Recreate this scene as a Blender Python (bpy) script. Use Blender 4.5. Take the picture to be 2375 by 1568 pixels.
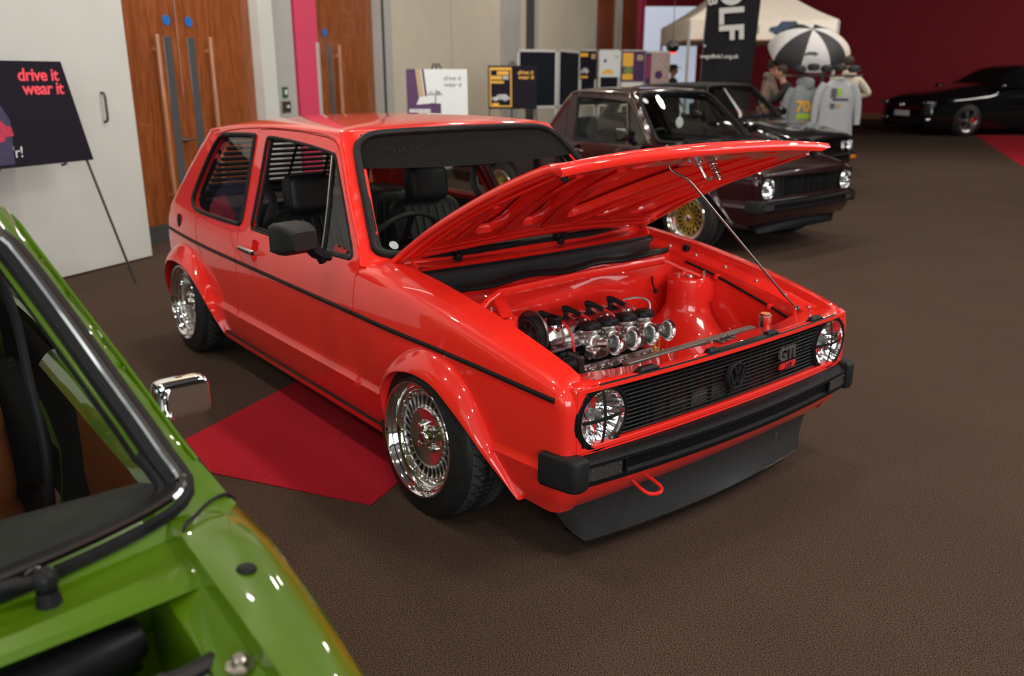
import bpy, math, random
from mathutils import Vector, Matrix, Euler
from mathutils.geometry import delaunay_2d_cdt
random.seed(7)
PI=math.pi
for o in list(bpy.data.objects): bpy.data.objects.remove(o)
C=bpy.context.scene.collection
SC=bpy.context.scene
# ------------------------------------------------------------------ camera
IMW,IMH=2375,1568
CAM=(2.338113,-2.285194,1.491895); YAW=2.467525; PIT=.298801; ROL=.0021027; FPX=1975.066
_fw=Vector((math.cos(PIT)*math.cos(YAW),math.cos(PIT)*math.sin(YAW),-math.sin(PIT)))
_rt=Vector((math.sin(YAW),-math.cos(YAW),0)); _up=_rt.cross(_fw)
_r2=_rt*math.cos(ROL)+_up*math.sin(ROL); _u2=-_rt*math.sin(ROL)+_up*math.cos(ROL)
cd=bpy.data.cameras.new('camera'); cam=bpy.data.objects.new('camera',cd); C.objects.link(cam)
M=Matrix((( _r2.x,_u2.x,-_fw.x,CAM[0]),(_r2.y,_u2.y,-_fw.y,CAM[1]),(_r2.z,_u2.z,-_fw.z,CAM[2]),(0,0,0,1)))
cam.matrix_world=M
cd.sensor_width=36; cd.lens=FPX*36/IMW; cd.clip_start=.05; cd.clip_end=200
cd.dof.use_dof=True; cd.dof.focus_distance=2.45; cd.dof.aperture_fstop=2.8
SC.camera=cam
SC.view_settings.view_transform='Standard'; SC.view_settings.look='None'; SC.view_settings.gamma=1
SC.view_settings.use_curve_mapping=False; SC.view_settings.exposure=0.0
# ------------------------------------------------------------------ world + lights
wd=bpy.data.worlds.new('world'); SC.world=wd; wd.use_nodes=True
wd.node_tree.nodes['Background'].inputs[0].default_value=(.75,.8,.9,1)
wd.node_tree.nodes['Background'].inputs[1].default_value=.05
def area(name,loc,target,sx,sy,power,col=(1,1,1),shape='RECTANGLE'):
    l=bpy.data.lights.new(name,'AREA'); l.shape=shape; l.size=sx; l.size_y=sy; l.energy=power; l.color=col
    o=bpy.data.objects.new(name,l); C.objects.link(o); o.location=loc
    d=Vector(target)-Vector(loc); o.rotation_euler=d.to_track_quat('-Z','Y').to_euler()
    return o
# tall daylight windows of the hall, behind and beside the photographer
area('window_daylight',(9.0,-4.5,2.6),(0,-.5,.6),6.5,3.4,430,(.93,.97,1))
area('window_daylight',(4.5,9.5,3.4),(-.5,1,.5),6.0,2.6,130,(.95,.97,1))
area('window_daylight',(1.6,-7.4,2.6),(-3,0,1.0),6.5,3.2,80,(.93,.98,1))
# rows of ceiling downlights
for ix,px in enumerate((-8.6,-5.9,-3.2,-.5,2.2,4.9)):
    for iy,py in enumerate((-5.2,-2.3,.9,4.1,7.3,10.5)):
        area('downlight',(px+.2*(iy%2),py,4.72),(px+.2*(iy%2),py,0),.22,.22,30,(1,.90,.78),'DISK')
area('added_ceiling_fill',(3.7,1.6,4.7),(.4,0,.5),1.8,1.4,150,(1,.95,.9))  # added overhead fill for the tops, kept clear of windscreen reflections
area('added_ceiling_fill',(-4,13,4.7),(-7,16,0),4,3,230,(1,.93,.88))  # added fill that brightens the gazebo end of the hall
area('added_ceiling_fill',(0,24,4.7),(-9,27,.8),5,2,480,(1,.93,.88))  # added fill that lifts the far red wall
area('added_ceiling_fill',(-3.6,1.2,4.75),(-6.4,2.4,1.2),5,1.0,110,(1,.93,.84))  # added wall-washing fill that brightens the left wall
# ------------------------------------------------------------------ materials
MATS={}
def mat(name,col,rough=.5,metal=0.,coat=0.,spec=.5,cior=1.5,noise=0.,nscale=20.,bump=0.,bscale=200.,emit=None,estr=0.,crough=.03,aniso=0.):
    if name in MATS: return MATS[name]
    m=bpy.data.materials.new(name); m.use_nodes=True; nt=m.node_tree; b=nt.nodes['Principled BSDF']
    b.inputs['Base Color'].default_value=(*col,1); b.inputs['Roughness'].default_value=rough
    b.inputs['Metallic'].default_value=metal; b.inputs['Coat Weight'].default_value=coat
    b.inputs['Coat Roughness'].default_value=crough; b.inputs['Coat IOR'].default_value=cior; b.inputs['Specular IOR Level'].default_value=spec
    tc=nt.nodes.new('ShaderNodeTexCoord')
    if noise>0:
        n=nt.nodes.new('ShaderNodeTexNoise'); n.inputs['Scale'].default_value=nscale; n.inputs['Detail'].default_value=4
        nt.links.new(tc.outputs['Object'],n.inputs['Vector'])
        r=nt.nodes.new('ShaderNodeMapRange'); r.inputs[1].default_value=.3; r.inputs[2].default_value=.7
        r.inputs[3].default_value=1-noise; r.inputs[4].default_value=1+noise
        nt.links.new(n.outputs[0],r.inputs[0])
        v=nt.nodes.new('ShaderNodeVectorMath'); v.operation='SCALE'; v.inputs[0].default_value=col
        nt.links.new(r.outputs[0],v.inputs['Scale']); nt.links.new(v.outputs[0],b.inputs['Base Color'])
    if bump>0:
        n=nt.nodes.new('ShaderNodeTexNoise'); n.inputs['Scale'].default_value=bscale; n.inputs['Detail'].default_value=2
        nt.links.new(tc.outputs['Object'],n.inputs['Vector'])
        bn=nt.nodes.new('ShaderNodeBump'); bn.inputs['Strength'].default_value=bump; bn.inputs['Distance'].default_value=.002
        nt.links.new(n.outputs[0],bn.inputs['Height']); nt.links.new(bn.outputs[0],b.inputs['Normal'])
    if emit: b.inputs['Emission Color'].default_value=(*emit,1); b.inputs['Emission Strength'].default_value=estr
    MATS[name]=m; return m
def glass(name,tint=(1,1,1),refl=1.0,rough=0.0):
    if name in MATS: return MATS[name]
    m=bpy.data.materials.new(name); m.use_nodes=True; nt=m.node_tree; nt.nodes.clear()
    o=nt.nodes.new('ShaderNodeOutputMaterial'); t=nt.nodes.new('ShaderNodeBsdfTransparent'); g=nt.nodes.new('ShaderNodeBsdfGlossy')
    lw=nt.nodes.new('ShaderNodeLayerWeight'); lw.inputs[0].default_value=.5; mx=nt.nodes.new('ShaderNodeMixShader')
    f=nt.nodes.new('ShaderNodeMath'); f.operation='POWER'; f.inputs[1].default_value=4.0; nt.links.new(lw.outputs['Facing'],f.inputs[0])
    mu=nt.nodes.new('ShaderNodeMath'); mu.operation='MULTIPLY_ADD'; mu.inputs[1].default_value=.85*refl; mu.inputs[2].default_value=.035*refl
    t.inputs[0].default_value=(*tint,1); g.inputs['Roughness'].default_value=rough
    nt.links.new(f.outputs[0],mu.inputs[0]); nt.links.new(mu.outputs[0],mx.inputs[0])
    nt.links.new(t.outputs[0],mx.inputs[1]); nt.links.new(g.outputs[0],mx.inputs[2]); nt.links.new(mx.outputs[0],o.inputs[0])
    MATS[name]=m; return m
def carbon(name,scale=90.,tintc=.002,hi=.060):
    if name in MATS: return MATS[name]
    m=mat(name,(.02,.02,.02),.38,coat=.25,spec=.2,crough=.2); nt=m.node_tree; b=nt.nodes['Principled BSDF']
    tc=nt.nodes.new('ShaderNodeTexCoord'); w=nt.nodes.new('ShaderNodeTexWave'); w.wave_type='BANDS'; w.bands_direction='DIAGONAL'
    w.inputs['Scale'].default_value=scale; w.inputs['Distortion'].default_value=0
    nt.links.new(tc.outputs['Object'],w.inputs['Vector'])
    r=nt.nodes.new('ShaderNodeValToRGB'); r.color_ramp.elements[0].color=(tintc,)*3+(1,); r.color_ramp.elements[1].color=(hi,)*3+(1,)
    r.color_ramp.elements[0].position=.4; r.color_ramp.elements[1].position=.6
    nt.links.new(w.outputs[0],r.inputs[0]); nt.links.new(r.outputs[0],b.inputs['Base Color'])
    return m
RED=mat('red_paint',(.90,.026,.016),.30,coat=1.0,spec=.2,cior=1.6,noise=.02,nscale=3)
GREEN=mat('green_paint',(.066,.142,.001),.33,coat=1.0,spec=.3,cior=1.5,noise=.02,nscale=3)
MAROON=mat('maroon_paint',(.020,.002,.004),.22,spec=.3,coat=1.0,noise=.05,nscale=4)
BLACKP=mat('black_paint',(.006,.006,.007),.18,coat=1.0,noise=.05,nscale=4)
RUB=mat('black_rubber',(.010,.010,.011),.42,spec=.16,noise=.15,nscale=30)
RUBM=mat('matt_rubber',(.014,.014,.014),.7,spec=.12,noise=.15,nscale=40,bump=.2)
TYRE=mat('tyre_rubber',(.016,.016,.0165),.5,spec=.25,noise=.25,nscale=60,bump=.15)
TREAD=mat('tyre_tread',(.040,.040,.041),.75,spec=.3,noise=.2,nscale=60)
PLAS=mat('black_plastic',(.006,.006,.007),.40,spec=.14,noise=.1,nscale=50,bump=.25,bscale=900)
PLASG=mat('grey_black_plastic',(.014,.014,.0145),.5,spec=.22,noise=.08,nscale=50,bump=.2,bscale=900)
GRIL=mat('grille_plastic',(.010,.011,.012),.3,spec=.35,noise=.1,nscale=50)
CHR=mat('chrome',(.86,.85,.84),.06,metal=1,noise=.02)
POL=mat('polished_aluminium',(.72,.71,.69),.16,metal=1,noise=.04,nscale=80)
ALU=mat('cast_aluminium',(.68,.67,.65),.36,metal=1,noise=.18,nscale=60,bump=.5,bscale=160)
ALUD=mat('dark_cast_metal',(.09,.09,.095),.42,metal=.7,noise=.3,nscale=50,bump=.5,bscale=120)
STEEL=mat('steel_rod',(.42,.38,.34),.28,metal=1,noise=.1,nscale=90)
LEA=mat('black_leather',(.009,.011,.011),.40,spec=.3,noise=.1,nscale=60,bump=.35,bscale=350)
LEAS=mat('leather_seam',(.05,.055,.055),.45,noise=.1)
TAN=mat('tan_leather',(.30,.085,.018),.42,noise=.12,nscale=14,bump=.3,bscale=300)
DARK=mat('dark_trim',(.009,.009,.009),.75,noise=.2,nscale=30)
CARB=carbon('carbon_weave')
GLS=glass('clear_glass',(.86,.90,.88),1.0)
GLSD=glass('tinted_glass',(.45,.48,.47),1.3)
LENS=glass('lamp_lens',(.96,.97,.98),1.2)
GOLD=mat('gold_mesh_paint',(.42,.27,.045),.35,metal=.7,noise=.08,nscale=60)
AMB=mat('amber_lens',(.8,.25,.01),.2,coat=.6,noise=.05)
SMK=mat('smoked_lens',(.035,.035,.034),.12,coat=1,noise=.4,nscale=220)
WHITEM=mat('white_plastic',(.72,.72,.70),.45,noise=.03)
REDWIRE=mat('red_silicone',(.62,.012,.010),.4,noise=.05)
# ------------------------------------------------------------------ mesh collecting
class MB:
    def __init__(s): s.V=[]; s.F=[]
    def add(s,V,F):
        n=len(s.V); s.V+= [tuple(v) for v in V]; s.F+=[tuple(i+n for i in f) for f in F]; return s
    def grid(s,fn,nu,nv,closeu=False,closev=False):
        V=[fn(i/nu,j/nv) for i in range(nu+(0 if closeu else 1)) for j in range(nv+(0 if closev else 1))]
        A=nu if closeu else nu+1; B=nv if closev else nv+1
        F=[]
        for i in range(nu):
            for j in range(nv):
                a=i*B+j; b=((i+1)%A)*B+j; c=((i+1)%A)*B+(j+1)%B; d=i*B+(j+1)%B
                F.append((a,b,c,d))
        return s.add(V,F)
    def box(s,x0,x1,y0,y1,z0,z1,b=0.,mx=None):
        # bevelled box: three nested octagonal slabs
        if x0>x1:x0,x1=x1,x0
        if y0>y1:y0,y1=y1,y0
        if z0>z1:z0,z1=z1,z0
        if b<=0:
            V=[(x,y,z) for x in (x0,x1) for y in (y0,y1) for z in (z0,z1)]
            F=[(0,1,3,2),(4,6,7,5),(0,4,5,1),(2,3,7,6),(0,2,6,4),(1,5,7,3)]
        else:
            b=min(b,(x1-x0)*.49,(y1-y0)*.49,(z1-z0)*.49)
            def ring(z,i):
                a0,a1,c0,c1=x0+i,x1-i,y0+i,y1-i; k=b*.7
                if i>0: return [(a0+k*.5,c0,z),(a1-k*.5,c0,z),(a1,c0+k*.5,z),(a1,c1-k*.5,z),(a1-k*.5,c1,z),(a0+k*.5,c1,z),(a0,c1-k*.5,z),(a0,c0+k*.5,z)]
                return [(a0+b,c0,z),(a1-b,c0,z),(a1,c0+b,z),(a1,c1-b,z),(a1-b,c1,z),(a0+b,c1,z),(a0,c1-b,z),(a0,c0+b,z)]
            V=ring(z0,b)+ring(z0+b,0)+ring(z1-b,0)+ring(z1,b)
            F=[tuple(range(7,-1,-1)),tuple(range(24,32))]
            for r in range(3):
                for i in range(8):
                    F.append((r*8+i,r*8+(i+1)%8,(r+1)*8+(i+1)%8,(r+1)*8+i))
        if mx is not None: V=[tuple(mx@Vector(v)) for v in V]
        return s.add(V,F)
    def lathe(s,prof,o=(0,0,0),ax=(0,0,1),seg=32,cap=False):
        o=Vector(o); ax=Vector(ax).normalized(); q=Vector((0,0,1)).rotation_difference(ax)
        V=[];n=len(prof)
        for i in range(seg):
            a=2*PI*i/seg
            for r,h in prof:
                V.append(o+q@Vector((r*math.cos(a),r*math.sin(a),h)))
        F=[(i*n+j,((i+1)%seg)*n+j,((i+1)%seg)*n+j+1,i*n+j+1) for i in range(seg) for j in range(n-1)]
        if cap:
            F.append(tuple(i*n for i in range(seg))[::-1]); F.append(tuple(i*n+n-1 for i in range(seg)))
        return s.add(V,F)
    def cyl(s,a,b,r,r2=None,seg=16):
        a=Vector(a);b=Vector(b);r2=r if r2 is None else r2;L=(b-a).length
        c=min(r,r2)*.12
        return s.lathe([(0.0001,0),(r-c,0),(r,c),(r2,L-c),(r2-c,L),(.0001,L)],a,b-a,seg)
    def tube(s,pts,r,seg=8,closed=False,flat=None,cap=True):
        P=[Vector(p) for p in pts]; n=len(P); V=[]
        prev=None
        for i in range(n):
            if closed: t=P[(i+1)%n]-P[i-1]
            else: t=P[min(i+1,n-1)]-P[max(i-1,0)]
            t=t.normalized() if t.length>1e-9 else Vector((0,0,1))
            if prev is None:
                u=Vector((0,0,1)) if abs(t.z)<.9 else Vector((1,0,0))
                u=(u-t*u.dot(t)).normalized()
            else:
                u=(prev-t*prev.dot(t)); u=u.normalized() if u.length>1e-6 else prev
            prev=u; w=t.cross(u)
            rr=r[i] if isinstance(r,(list,tuple)) else r
            for k in range(seg):
                a=2*PI*k/seg+PI/seg
                f=flat if flat else (1,1)
                V.append(P[i]+u*(rr*math.cos(a)*f[0])+w*(rr*math.sin(a)*f[1]))
        F=[]
        for i in range(n if closed else n-1):
            for k in range(seg):
                j=(i+1)%n
                F.append((i*seg+k,i*seg+(k+1)%seg,j*seg+(k+1)%seg,j*seg+k))
        if cap and not closed:
            F.append(tuple(range(seg))[::-1]); F.append(tuple((n-1)*seg+k for k in range(seg)))
        return s.add(V,F)
    def sphere(s,c,r,sx=1,sy=1,sz=1,seg=16,rings=10,mx=None):
        c=Vector(c)
        def f(u,v):
            a=2*PI*u;b=PI*(v*.998+.001)
            p=Vector((r*sx*math.sin(b)*math.cos(a),r*sy*math.sin(b)*math.sin(a),r*sz*math.cos(b)))
            if mx is not None: p=mx@p
            return c+p
        return s.grid(f,seg,rings,closeu=True)
    def superbox(s,c,hx,hy,hz,e=.35,seg=28,rings=18,mx=None):
        c=Vector(c)
        def pw(v,e): return math.copysign(abs(v)**e,v)
        def f(u,v):
            a=2*PI*u;b=-PI/2+PI*(v*.998+.001)
            p=Vector((hx*pw(math.cos(b),e)*pw(math.cos(a),e),hy*pw(math.cos(b),e)*pw(math.sin(a),e),hz*pw(math.sin(b),e)))
            if mx is not None: p=mx@p
            return c+p
        return s.grid(f,seg,rings,closeu=True)
    def prism(s,pts,fa,fb):
        """closed 2-D outline pts mapped by fa (front) and fb (back)"""
        n=len(pts);V=[fa(p) for p in pts]+[fb(p) for p in pts]
        F=[tuple(range(n))[::-1],tuple(range(n,2*n))]+[(i,(i+1)%n,n+(i+1)%n,n+i) for i in range(n)]
        return s.add(V,F)
    def build(s,name,m,parent=None,ang=35,smooth=True,mx=None):
        me=bpy.data.meshes.new(name)
        V=s.V if mx is None else [tuple(mx@Vector(v)) for v in s.V]
        me.from_pydata(V,[],s.F); me.update()
        if smooth:
            me.polygons.foreach_set('use_smooth',[True]*len(me.polygons))
            me.set_sharp_from_angle(angle=math.radians(ang))
        me.materials.append(m)
        o=bpy.data.objects.new(name,me); C.objects.link(o)
        if parent is not None: o.parent=parent
        return o
def empty(name,loc=(0,0,0),rz=0,parent=None):
    o=bpy.data.objects.new(name,None); C.objects.link(o); o.location=loc; o.rotation_euler=(0,0,rz)
    o.empty_display_size=.1
    if parent is not None:o.parent=parent
    return o
def tag(o,label=None,cat=None,group=None,kind=None):
    if label:o['label']=label
    if cat:o['category']=cat
    if group:o['group']=group
    if kind:o['kind']=kind
    return o
def copy_tree(o,parent=None):
    c=o.copy(); C.objects.link(c)
    if parent is not None:c.parent=parent
    for ch in [x for x in bpy.data.objects if x.parent==o]: copy_tree(ch,c)
    return c
def inpoly(p,loop):
    x,y=p;r=False;n=len(loop);j=n-1
    for i in range(n):
        xi,yi=loop[i];xj,yj=loop[j]
        if (yi>y)!=(yj>y) and x<(xj-xi)*(y-yi)/(yj-yi)+xi: r=not r
        j=i
    return r
def densify(loop,step):
    out=[];n=len(loop)
    for i in range(n):
        a=loop[i];b=loop[(i+1)%n];L=math.hypot(b[0]-a[0],b[1]-a[1]);k=max(1,int(L/step+.5))
        for j in range(k): out.append((a[0]+(b[0]-a[0])*j/k,a[1]+(b[1]-a[1])*j/k))
    return out
def smooth_loop(P,n=3,it=1,closed=True):
    """Chaikin corner cutting"""
    for _ in range(it):
        Q=[];m=len(P)
        for i in range(m if closed else m-1):
            a=P[i];b=P[(i+1)%m]
            Q.append(tuple(a[k]*.75+b[k]*.25 for k in range(len(a)))); Q.append(tuple(a[k]*.25+b[k]*.75 for k in range(len(a))))
        if not closed: Q=[P[0]]+Q+[P[-1]]
        P=Q
    return P
def fill2d(loops,step,rows=()):
    loops=[densify(l,step) for l in loops]
    V=[];E=[]
    for l in loops:
        n=len(V);V+=l;E+=[(n+i,n+(i+1)%len(l)) for i in range(len(l))]
    B=list(V)
    xs=[p[0] for p in loops[0]];ys=[p[1] for p in loops[0]]
    cell={}
    for p in B: cell.setdefault((int(p[0]/step),int(p[1]/step)),[]).append(p)
    x0,x1,y0,y1=min(xs),max(xs),min(ys),max(ys);j=0;y=y0+step/2
    while y<y1:
        x=x0+step*(.5 if j%2 else 0.)+step/3
        while x<x1:
            c=sum(inpoly((x,y),l) for l in loops)
            if inpoly((x,y),loops[0]) and c==1:
                ok=True;cx_,cy_=int(x/step),int(y/step)
                for a in (-1,0,1):
                    for b in (-1,0,1):
                        for q in cell.get((cx_+a,cy_+b),()):
                            if (q[0]-x)**2+(q[1]-y)**2<(step*.45)**2: ok=False
                if ok: V.append((x,y))
            x+=step
        y+=step*.87;j+=1
    for ry in rows:
        V=[v for i,v in enumerate(V) if i<len(B) or abs(v[1]-ry)>step*.3]
        x=x0
        while x<x1:
            q=(x,ry)
            if inpoly(q,loops[0]) and sum(inpoly(q,l) for l in loops)==1:
                cx_,cy_=int(x/step),int(ry/step)
                if all((p[0]-x)**2+(p[1]-ry)**2>(step*.25)**2 for a in (-1,0,1) for b in (-1,0,1) for p in cell.get((cx_+a,cy_+b),())): V.append(q)
            x+=step*.6
    r=delaunay_2d_cdt([Vector(v) for v in V],E,[],0,1e-7)
    vv=[(v[0],v[1]) for v in r[0]];F=[]
    for f in r[2]:
        cx_=sum(vv[i][0] for i in f)/len(f);cy_=sum(vv[i][1] for i in f)/len(f)
        if inpoly((cx_,cy_),loops[0]) and sum(inpoly((cx_,cy_),l) for l in loops)==1: F.append(tuple(f))
    return vv,F,loops
def panel(name,loops,fmap,s,m,parent,step=.03,flange=.018,fdir=None,ang=40,build=True,mb=None,rows=()):
    vv,F,LP=fill2d(loops,step,rows)
    mb=mb or MB()
    def g(u):
        p=fmap(u[0],u[1]);return (p[0],p[1]*s,p[2])
    Fo=[f if s<0 else f[::-1] for f in F]
    mb.add([g(v) for v in vv],Fo)
    if flange:
        for l in LP:
            n=len(l);P=[g(v) for v in l]
            Q=[]
            for p,u in zip(P,l):
                d=fdir(u) if fdir else (0,-1,0)
                Q.append((p[0]+d[0]*flange,p[1]+d[1]*s*flange,p[2]+d[2]*flange))
            mb.add(P+Q,[(i,(i+1)%n,n+(i+1)%n,n+i) for i in range(n)])
    return mb.build(name,m,parent,ang) if build else mb
def text_mesh(name,txt,size,m,parent=None,mx=None,depth=.002,font=None,align='CENTER',shear=0,bold=0.,space=1.):
    cu=bpy.data.curves.new(name,'FONT'); cu.body=txt; cu.size=size; cu.extrude=depth; cu.align_x=align; cu.align_y='CENTER'; cu.shear=shear; cu.offset=bold; cu.space_character=space
    o=bpy.data.objects.new(name+'_tmp',cu); C.objects.link(o)
    dg=bpy.context.evaluated_depsgraph_get(); me=bpy.data.meshes.new_from_object(o.evaluated_get(dg))
    bpy.data.objects.remove(o)
    if mx is not None: me.transform(mx)
    me.materials.clear(); me.materials.append(m)
    ob=bpy.data.objects.new(name,me); C.objects.link(ob)
    if parent is not None: ob.parent=parent
    return ob
def frame(o,xa,ya):
    """matrix whose local x runs along xa and local y along ya"""
    xa=Vector(xa).normalized();ya=Vector(ya);ya=(ya-xa*ya.dot(xa)).normalized();za=xa.cross(ya);o=Vector(o)
    return Matrix(((xa.x,ya.x,za.x,o.x),(xa.y,ya.y,za.y,o.y),(xa.z,ya.z,za.z,o.z),(0,0,0,1)))
def lerp(a,b,t): return a+(b-a)*t
def interp(x,T):
    if x<=T[0][0]: return T[0][1]
    for (a,va),(b,vb) in zip(T,T[1:]):
        if x<=b:
            return va+(vb-va)*(x-a)/(b-a)
    return T[-1][1]
def sinterp(x,T):
    # smooth (catmull-rom) interpolation
    n=len(T)
    if x<=T[0][0]: return T[0][1]
    if x>=T[-1][0]: return T[-1][1]
    for i in range(n-1):
        if x<=T[i+1][0]:
            x0,y0=T[i];x1,y1=T[i+1]
            m0=(T[i+1][1]-T[i-1][1])/(T[i+1][0]-T[i-1][0]) if i>0 else (y1-y0)/(x1-x0)
            m1=(T[i+2][1]-T[i][1])/(T[i+2][0]-T[i][0]) if i+2<n else (y1-y0)/(x1-x0)
            h=x1-x0;t=(x-x0)/h
            return (2*t**3-3*t*t+1)*y0+(t**3-2*t*t+t)*h*m0+(-2*t**3+3*t*t)*y1+(t**3-t*t)*h*m1
WT=[(.16,.765),(.20,.780),(.26,.800),(.32,.811),(.345,.8165),(.356,.8185),(.374,.8055),(.45,.810),(.55,.813),(.63,.811),(.70,.803),(.76,.789),(.79,.778),(.815,.763),(.84,.752),(.90,.726),(1.0,.684),(1.1,.643),(1.2,.602),(1.26,.577)]
def W(x,z):
    w=interp(z,WT)
    t=min(max((x+.35)/1.0,0),1.1); w-=.066*t**1.7+TAPX[0]*t
    t=min(max((-1.85-x)/1.0,0),1); w-=.05*t*t
    return w
TAPX=[0.]   # extra taper of the front wings
XFT=[(.15,.56),(.20,.60),(.27,.645),(.35,.660),(.63,.660),(.70,.62)]
def XF(z): return interp(z,XFT)
XRT=[(.18,-2.74),(.30,-2.80),(.45,-2.83),(.64,-2.84),(.80,-2.815),(.86,-2.79),(1.0,-2.69),(1.1,-2.61),(1.2,-2.52),(1.26,-2.46)]
def XR(z): return sinterp(z,XRT)
def XW(z): return -.475-(z-.823)*1.0    # windscreen outer line at the corners
def bow(y): 
    return .075*(1-(y/.66)**2)
def skin(xp,z,green=None):
    """outer skin of the right half: xp runs along the body, z up -> (x, halfwidth y, z)"""
    up = z>.815 if green is None else green
    if up:
        xf=XW(z);R=.055
    else:
        xf=XF(z);R=.035
    xr=XR(z);Rr=.08
    if xp>xf-R:
        d=xp-(xf-R);a=min(d/R,math.pi/2)
        y=W(xf-R,z)-R*(1-math.cos(a));x=xf-R+R*math.sin(a)
        e=d-R*math.pi/2
        if e>0:
            y-=e
            if up: x+=bow(y)-bow(y+e)
            else: x+=.028*(1-(y/.7)**2)-.028*(1-((y+e)/.7)**2)
        return (x,y,z)
    if xp<xr+Rr:
        d=(xr+Rr)-xp;a=min(d/Rr,math.pi/2)
        y=W(xr+Rr,z)-Rr*(1-math.cos(a));x=xr+Rr-Rr*math.sin(a)
        e=d-Rr*math.pi/2
        if e>0:
            y-=e; x-=.04*(1-(y/.7)**2)-.04*(1-((y+e)/.7)**2)
        return (x,y,z)
    return (xp,W(xp,z),z)
ZGT=[(-2.5,1.200),(-2.2,1.230),(-1.9,1.250),(-1.6,1.261),(-1.3,1.264),(-1.05,1.262),(-.88,1.262)]
def ZG(x): return sinterp(x,ZGT)
ZFT=[(-.47,.822),(-.377,.820),(-.30,.814),(-.1,.795),(.14,.759),(.38,.712),(.56,.668),(.63,.645),(.66,.630)]
def ZF(x): return sinterp(x,ZFT)   # ridge height of the front wing
def clip(v,a=0.,b=1.): return max(a,min(b,v))
def sstep(t): t=clip(t); return t*t*(3-2*t)
FARCH=[(-.312,.215),(-.307,.254),(-.276,.383),(-.216,.484),(-.111,.568),(.005,.608),(.135,.591),(.243,.516),(.344,.367),(.405,.28),(.45,.215)]
FLIP=[(-.235,.20,.806),(-.208,.32,.846),(-.197,.395,.860),(-.165,.46,.862),(-.11,.503,.862),(-.03,.527,.860),(.05,.531,.856),(.13,.515,.85),(.205,.47,.842),(.29,.40,.825),(.345,.33,.802),(.40,.262,.772),(.455,.206,.748)]
RARCH=[(-2.80,.215),(-2.775,.33),(-2.735,.43),(-2.68,.515),(-2.58,.575),(-2.45,.598),(-2.33,.590),(-2.21,.540),(-2.129,.485),(-2.066,.425),(-2.03,.369),(-1.987,.312),(-1.952,.253),(-1.93,.205)]
RLIP=[(-2.72,.20,.80),(-2.70,.32,.835),(-2.64,.42,.855),(-2.55,.49,.865),(-2.46,.513,.868),(-2.38,.518,.868),(-2.30,.512,.868),(-2.21,.488,.866),(-2.12,.448,.862),(-2.05,.395,.856),(-1.99,.335,.845),(-1.955,.27,.822),(-1.93,.205,.792)]
DOORO=[(-.447,.21),(-.455,.336),(-.478,.6),(-.490,.78),(-.497,.818),(-.564,.880),(-.749,1.038),(-.885,1.170),(-.925,1.205),(-.975,1.227),(-1.042,1.238),(-1.304,1.248),(-1.6,1.246),(-1.74,1.238),(-1.762,1.222),(-1.757,1.18),(-1.707,.982),(-1.64,.80),(-1.638,.632),(-1.655,.5),(-1.675,.40),(-1.68,.30),(-1.68,.21)]
DWIN=[(-1.648,1.203),(-1.63,1.212),(-1.4,1.207),(-1.2,1.198),(-1.05,1.187),(-.955,1.178),(-.935,1.174),(-.922,1.164),(-.72,.980),(-.565,.838),(-.558,.822),(-.575,.812),(-1.0,.806),(-1.50,.802),(-1.528,.810),(-1.545,.84),(-1.604,1.051),(-1.645,1.175)]
QWIN=[(-2.17,1.197),(-1.9,1.210),(-1.80,1.211),(-1.782,1.205),(-1.778,1.185),(-1.71,1.0),(-1.650,.83),(-1.652,.812),(-1.672,.805),(-2.0,.802),(-2.24,.802),(-2.33,.812),(-2.385,.838),(-2.402,.87),(-2.375,.98),(-2.318,1.11),(-2.27,1.165),(-2.22,1.19)]
def ZE(xp): return ZG(min(xp,-.88))+.012*sstep((xp+.86)/.4)
def RUP(z): return .012+.043*clip((z-.815)/.06)
_skin0=skin
def skin(xp,z,green=None):
    up = z>.815 if green is None else green
    if up and xp>-1.25:
        xf=XW(z);R=RUP(z)
        if xp>xf-R:
            d=xp-(xf-R);a=min(d/R,PI/2)
            y=W(xf-R,z)-R*(1-math.cos(a));x=xf-R+R*math.sin(a);e=d-R*PI/2
            if e>0:
                y-=e;x+=bow(y)-bow(y+e)
            return (x,y,z)
        return (xp,W(xp,z),z)
    return _skin0(xp,z,False if up else up)
def XCW(z):
    R=RUP(z);xf=XW(z);return xf-R+R*PI/2+W(xf-R,z)-R
def ws_pt(y,z,off=0.):
    """point of the windscreen surface"""
    R=RUP(z);xf=XW(z);ye=W(xf-R,z)-R
    x=xf+bow(abs(y))-bow(ye)
    if abs(y)>ye: x=xf-(abs(y)-ye)*.6
    return (x+off*.7,y,z+off*.7)
def shellmap(xp,z): return skin(xp,z,z>.79 and xp>-1.25)
def XCR(z): return XR(z)+.08-.08*PI/2-(W(XR(z)+.08,z)-.08)
def wingmap(xp,V):
    zs=ZF(min(xp,.66))-.055
    fr=sstep((xp-.60)/.08)
    if V<=zs: return skin(xp,V,False)
    b=skin(xp,zs,False);a=clip((V-zs)/.09)*PI/2
    yin=.652
    return (b[0]-.035*fr*(1-math.cos(a)),yin+(b[1]-yin)*math.cos(a),zs+.055*math.sin(a)-.004*fr)
def resample(P,n):
    L=[0]
    for a,b in zip(P,P[1:]): L.append(L[-1]+math.dist(a,b))
    out=[];T=[(l,p) for l,p in zip(L,P)]
    dims=len(P[0]);tabs=[[(l,p[k]) for l,p in T] for k in range(dims)]
    for i in range(n+1):
        s=L[-1]*i/n; out.append(tuple(sinterp(s,tb) for tb in tabs))
    return out
def F(y): return .66+.028*(1-(y/.7)**2)      # plan curve of the nose
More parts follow.
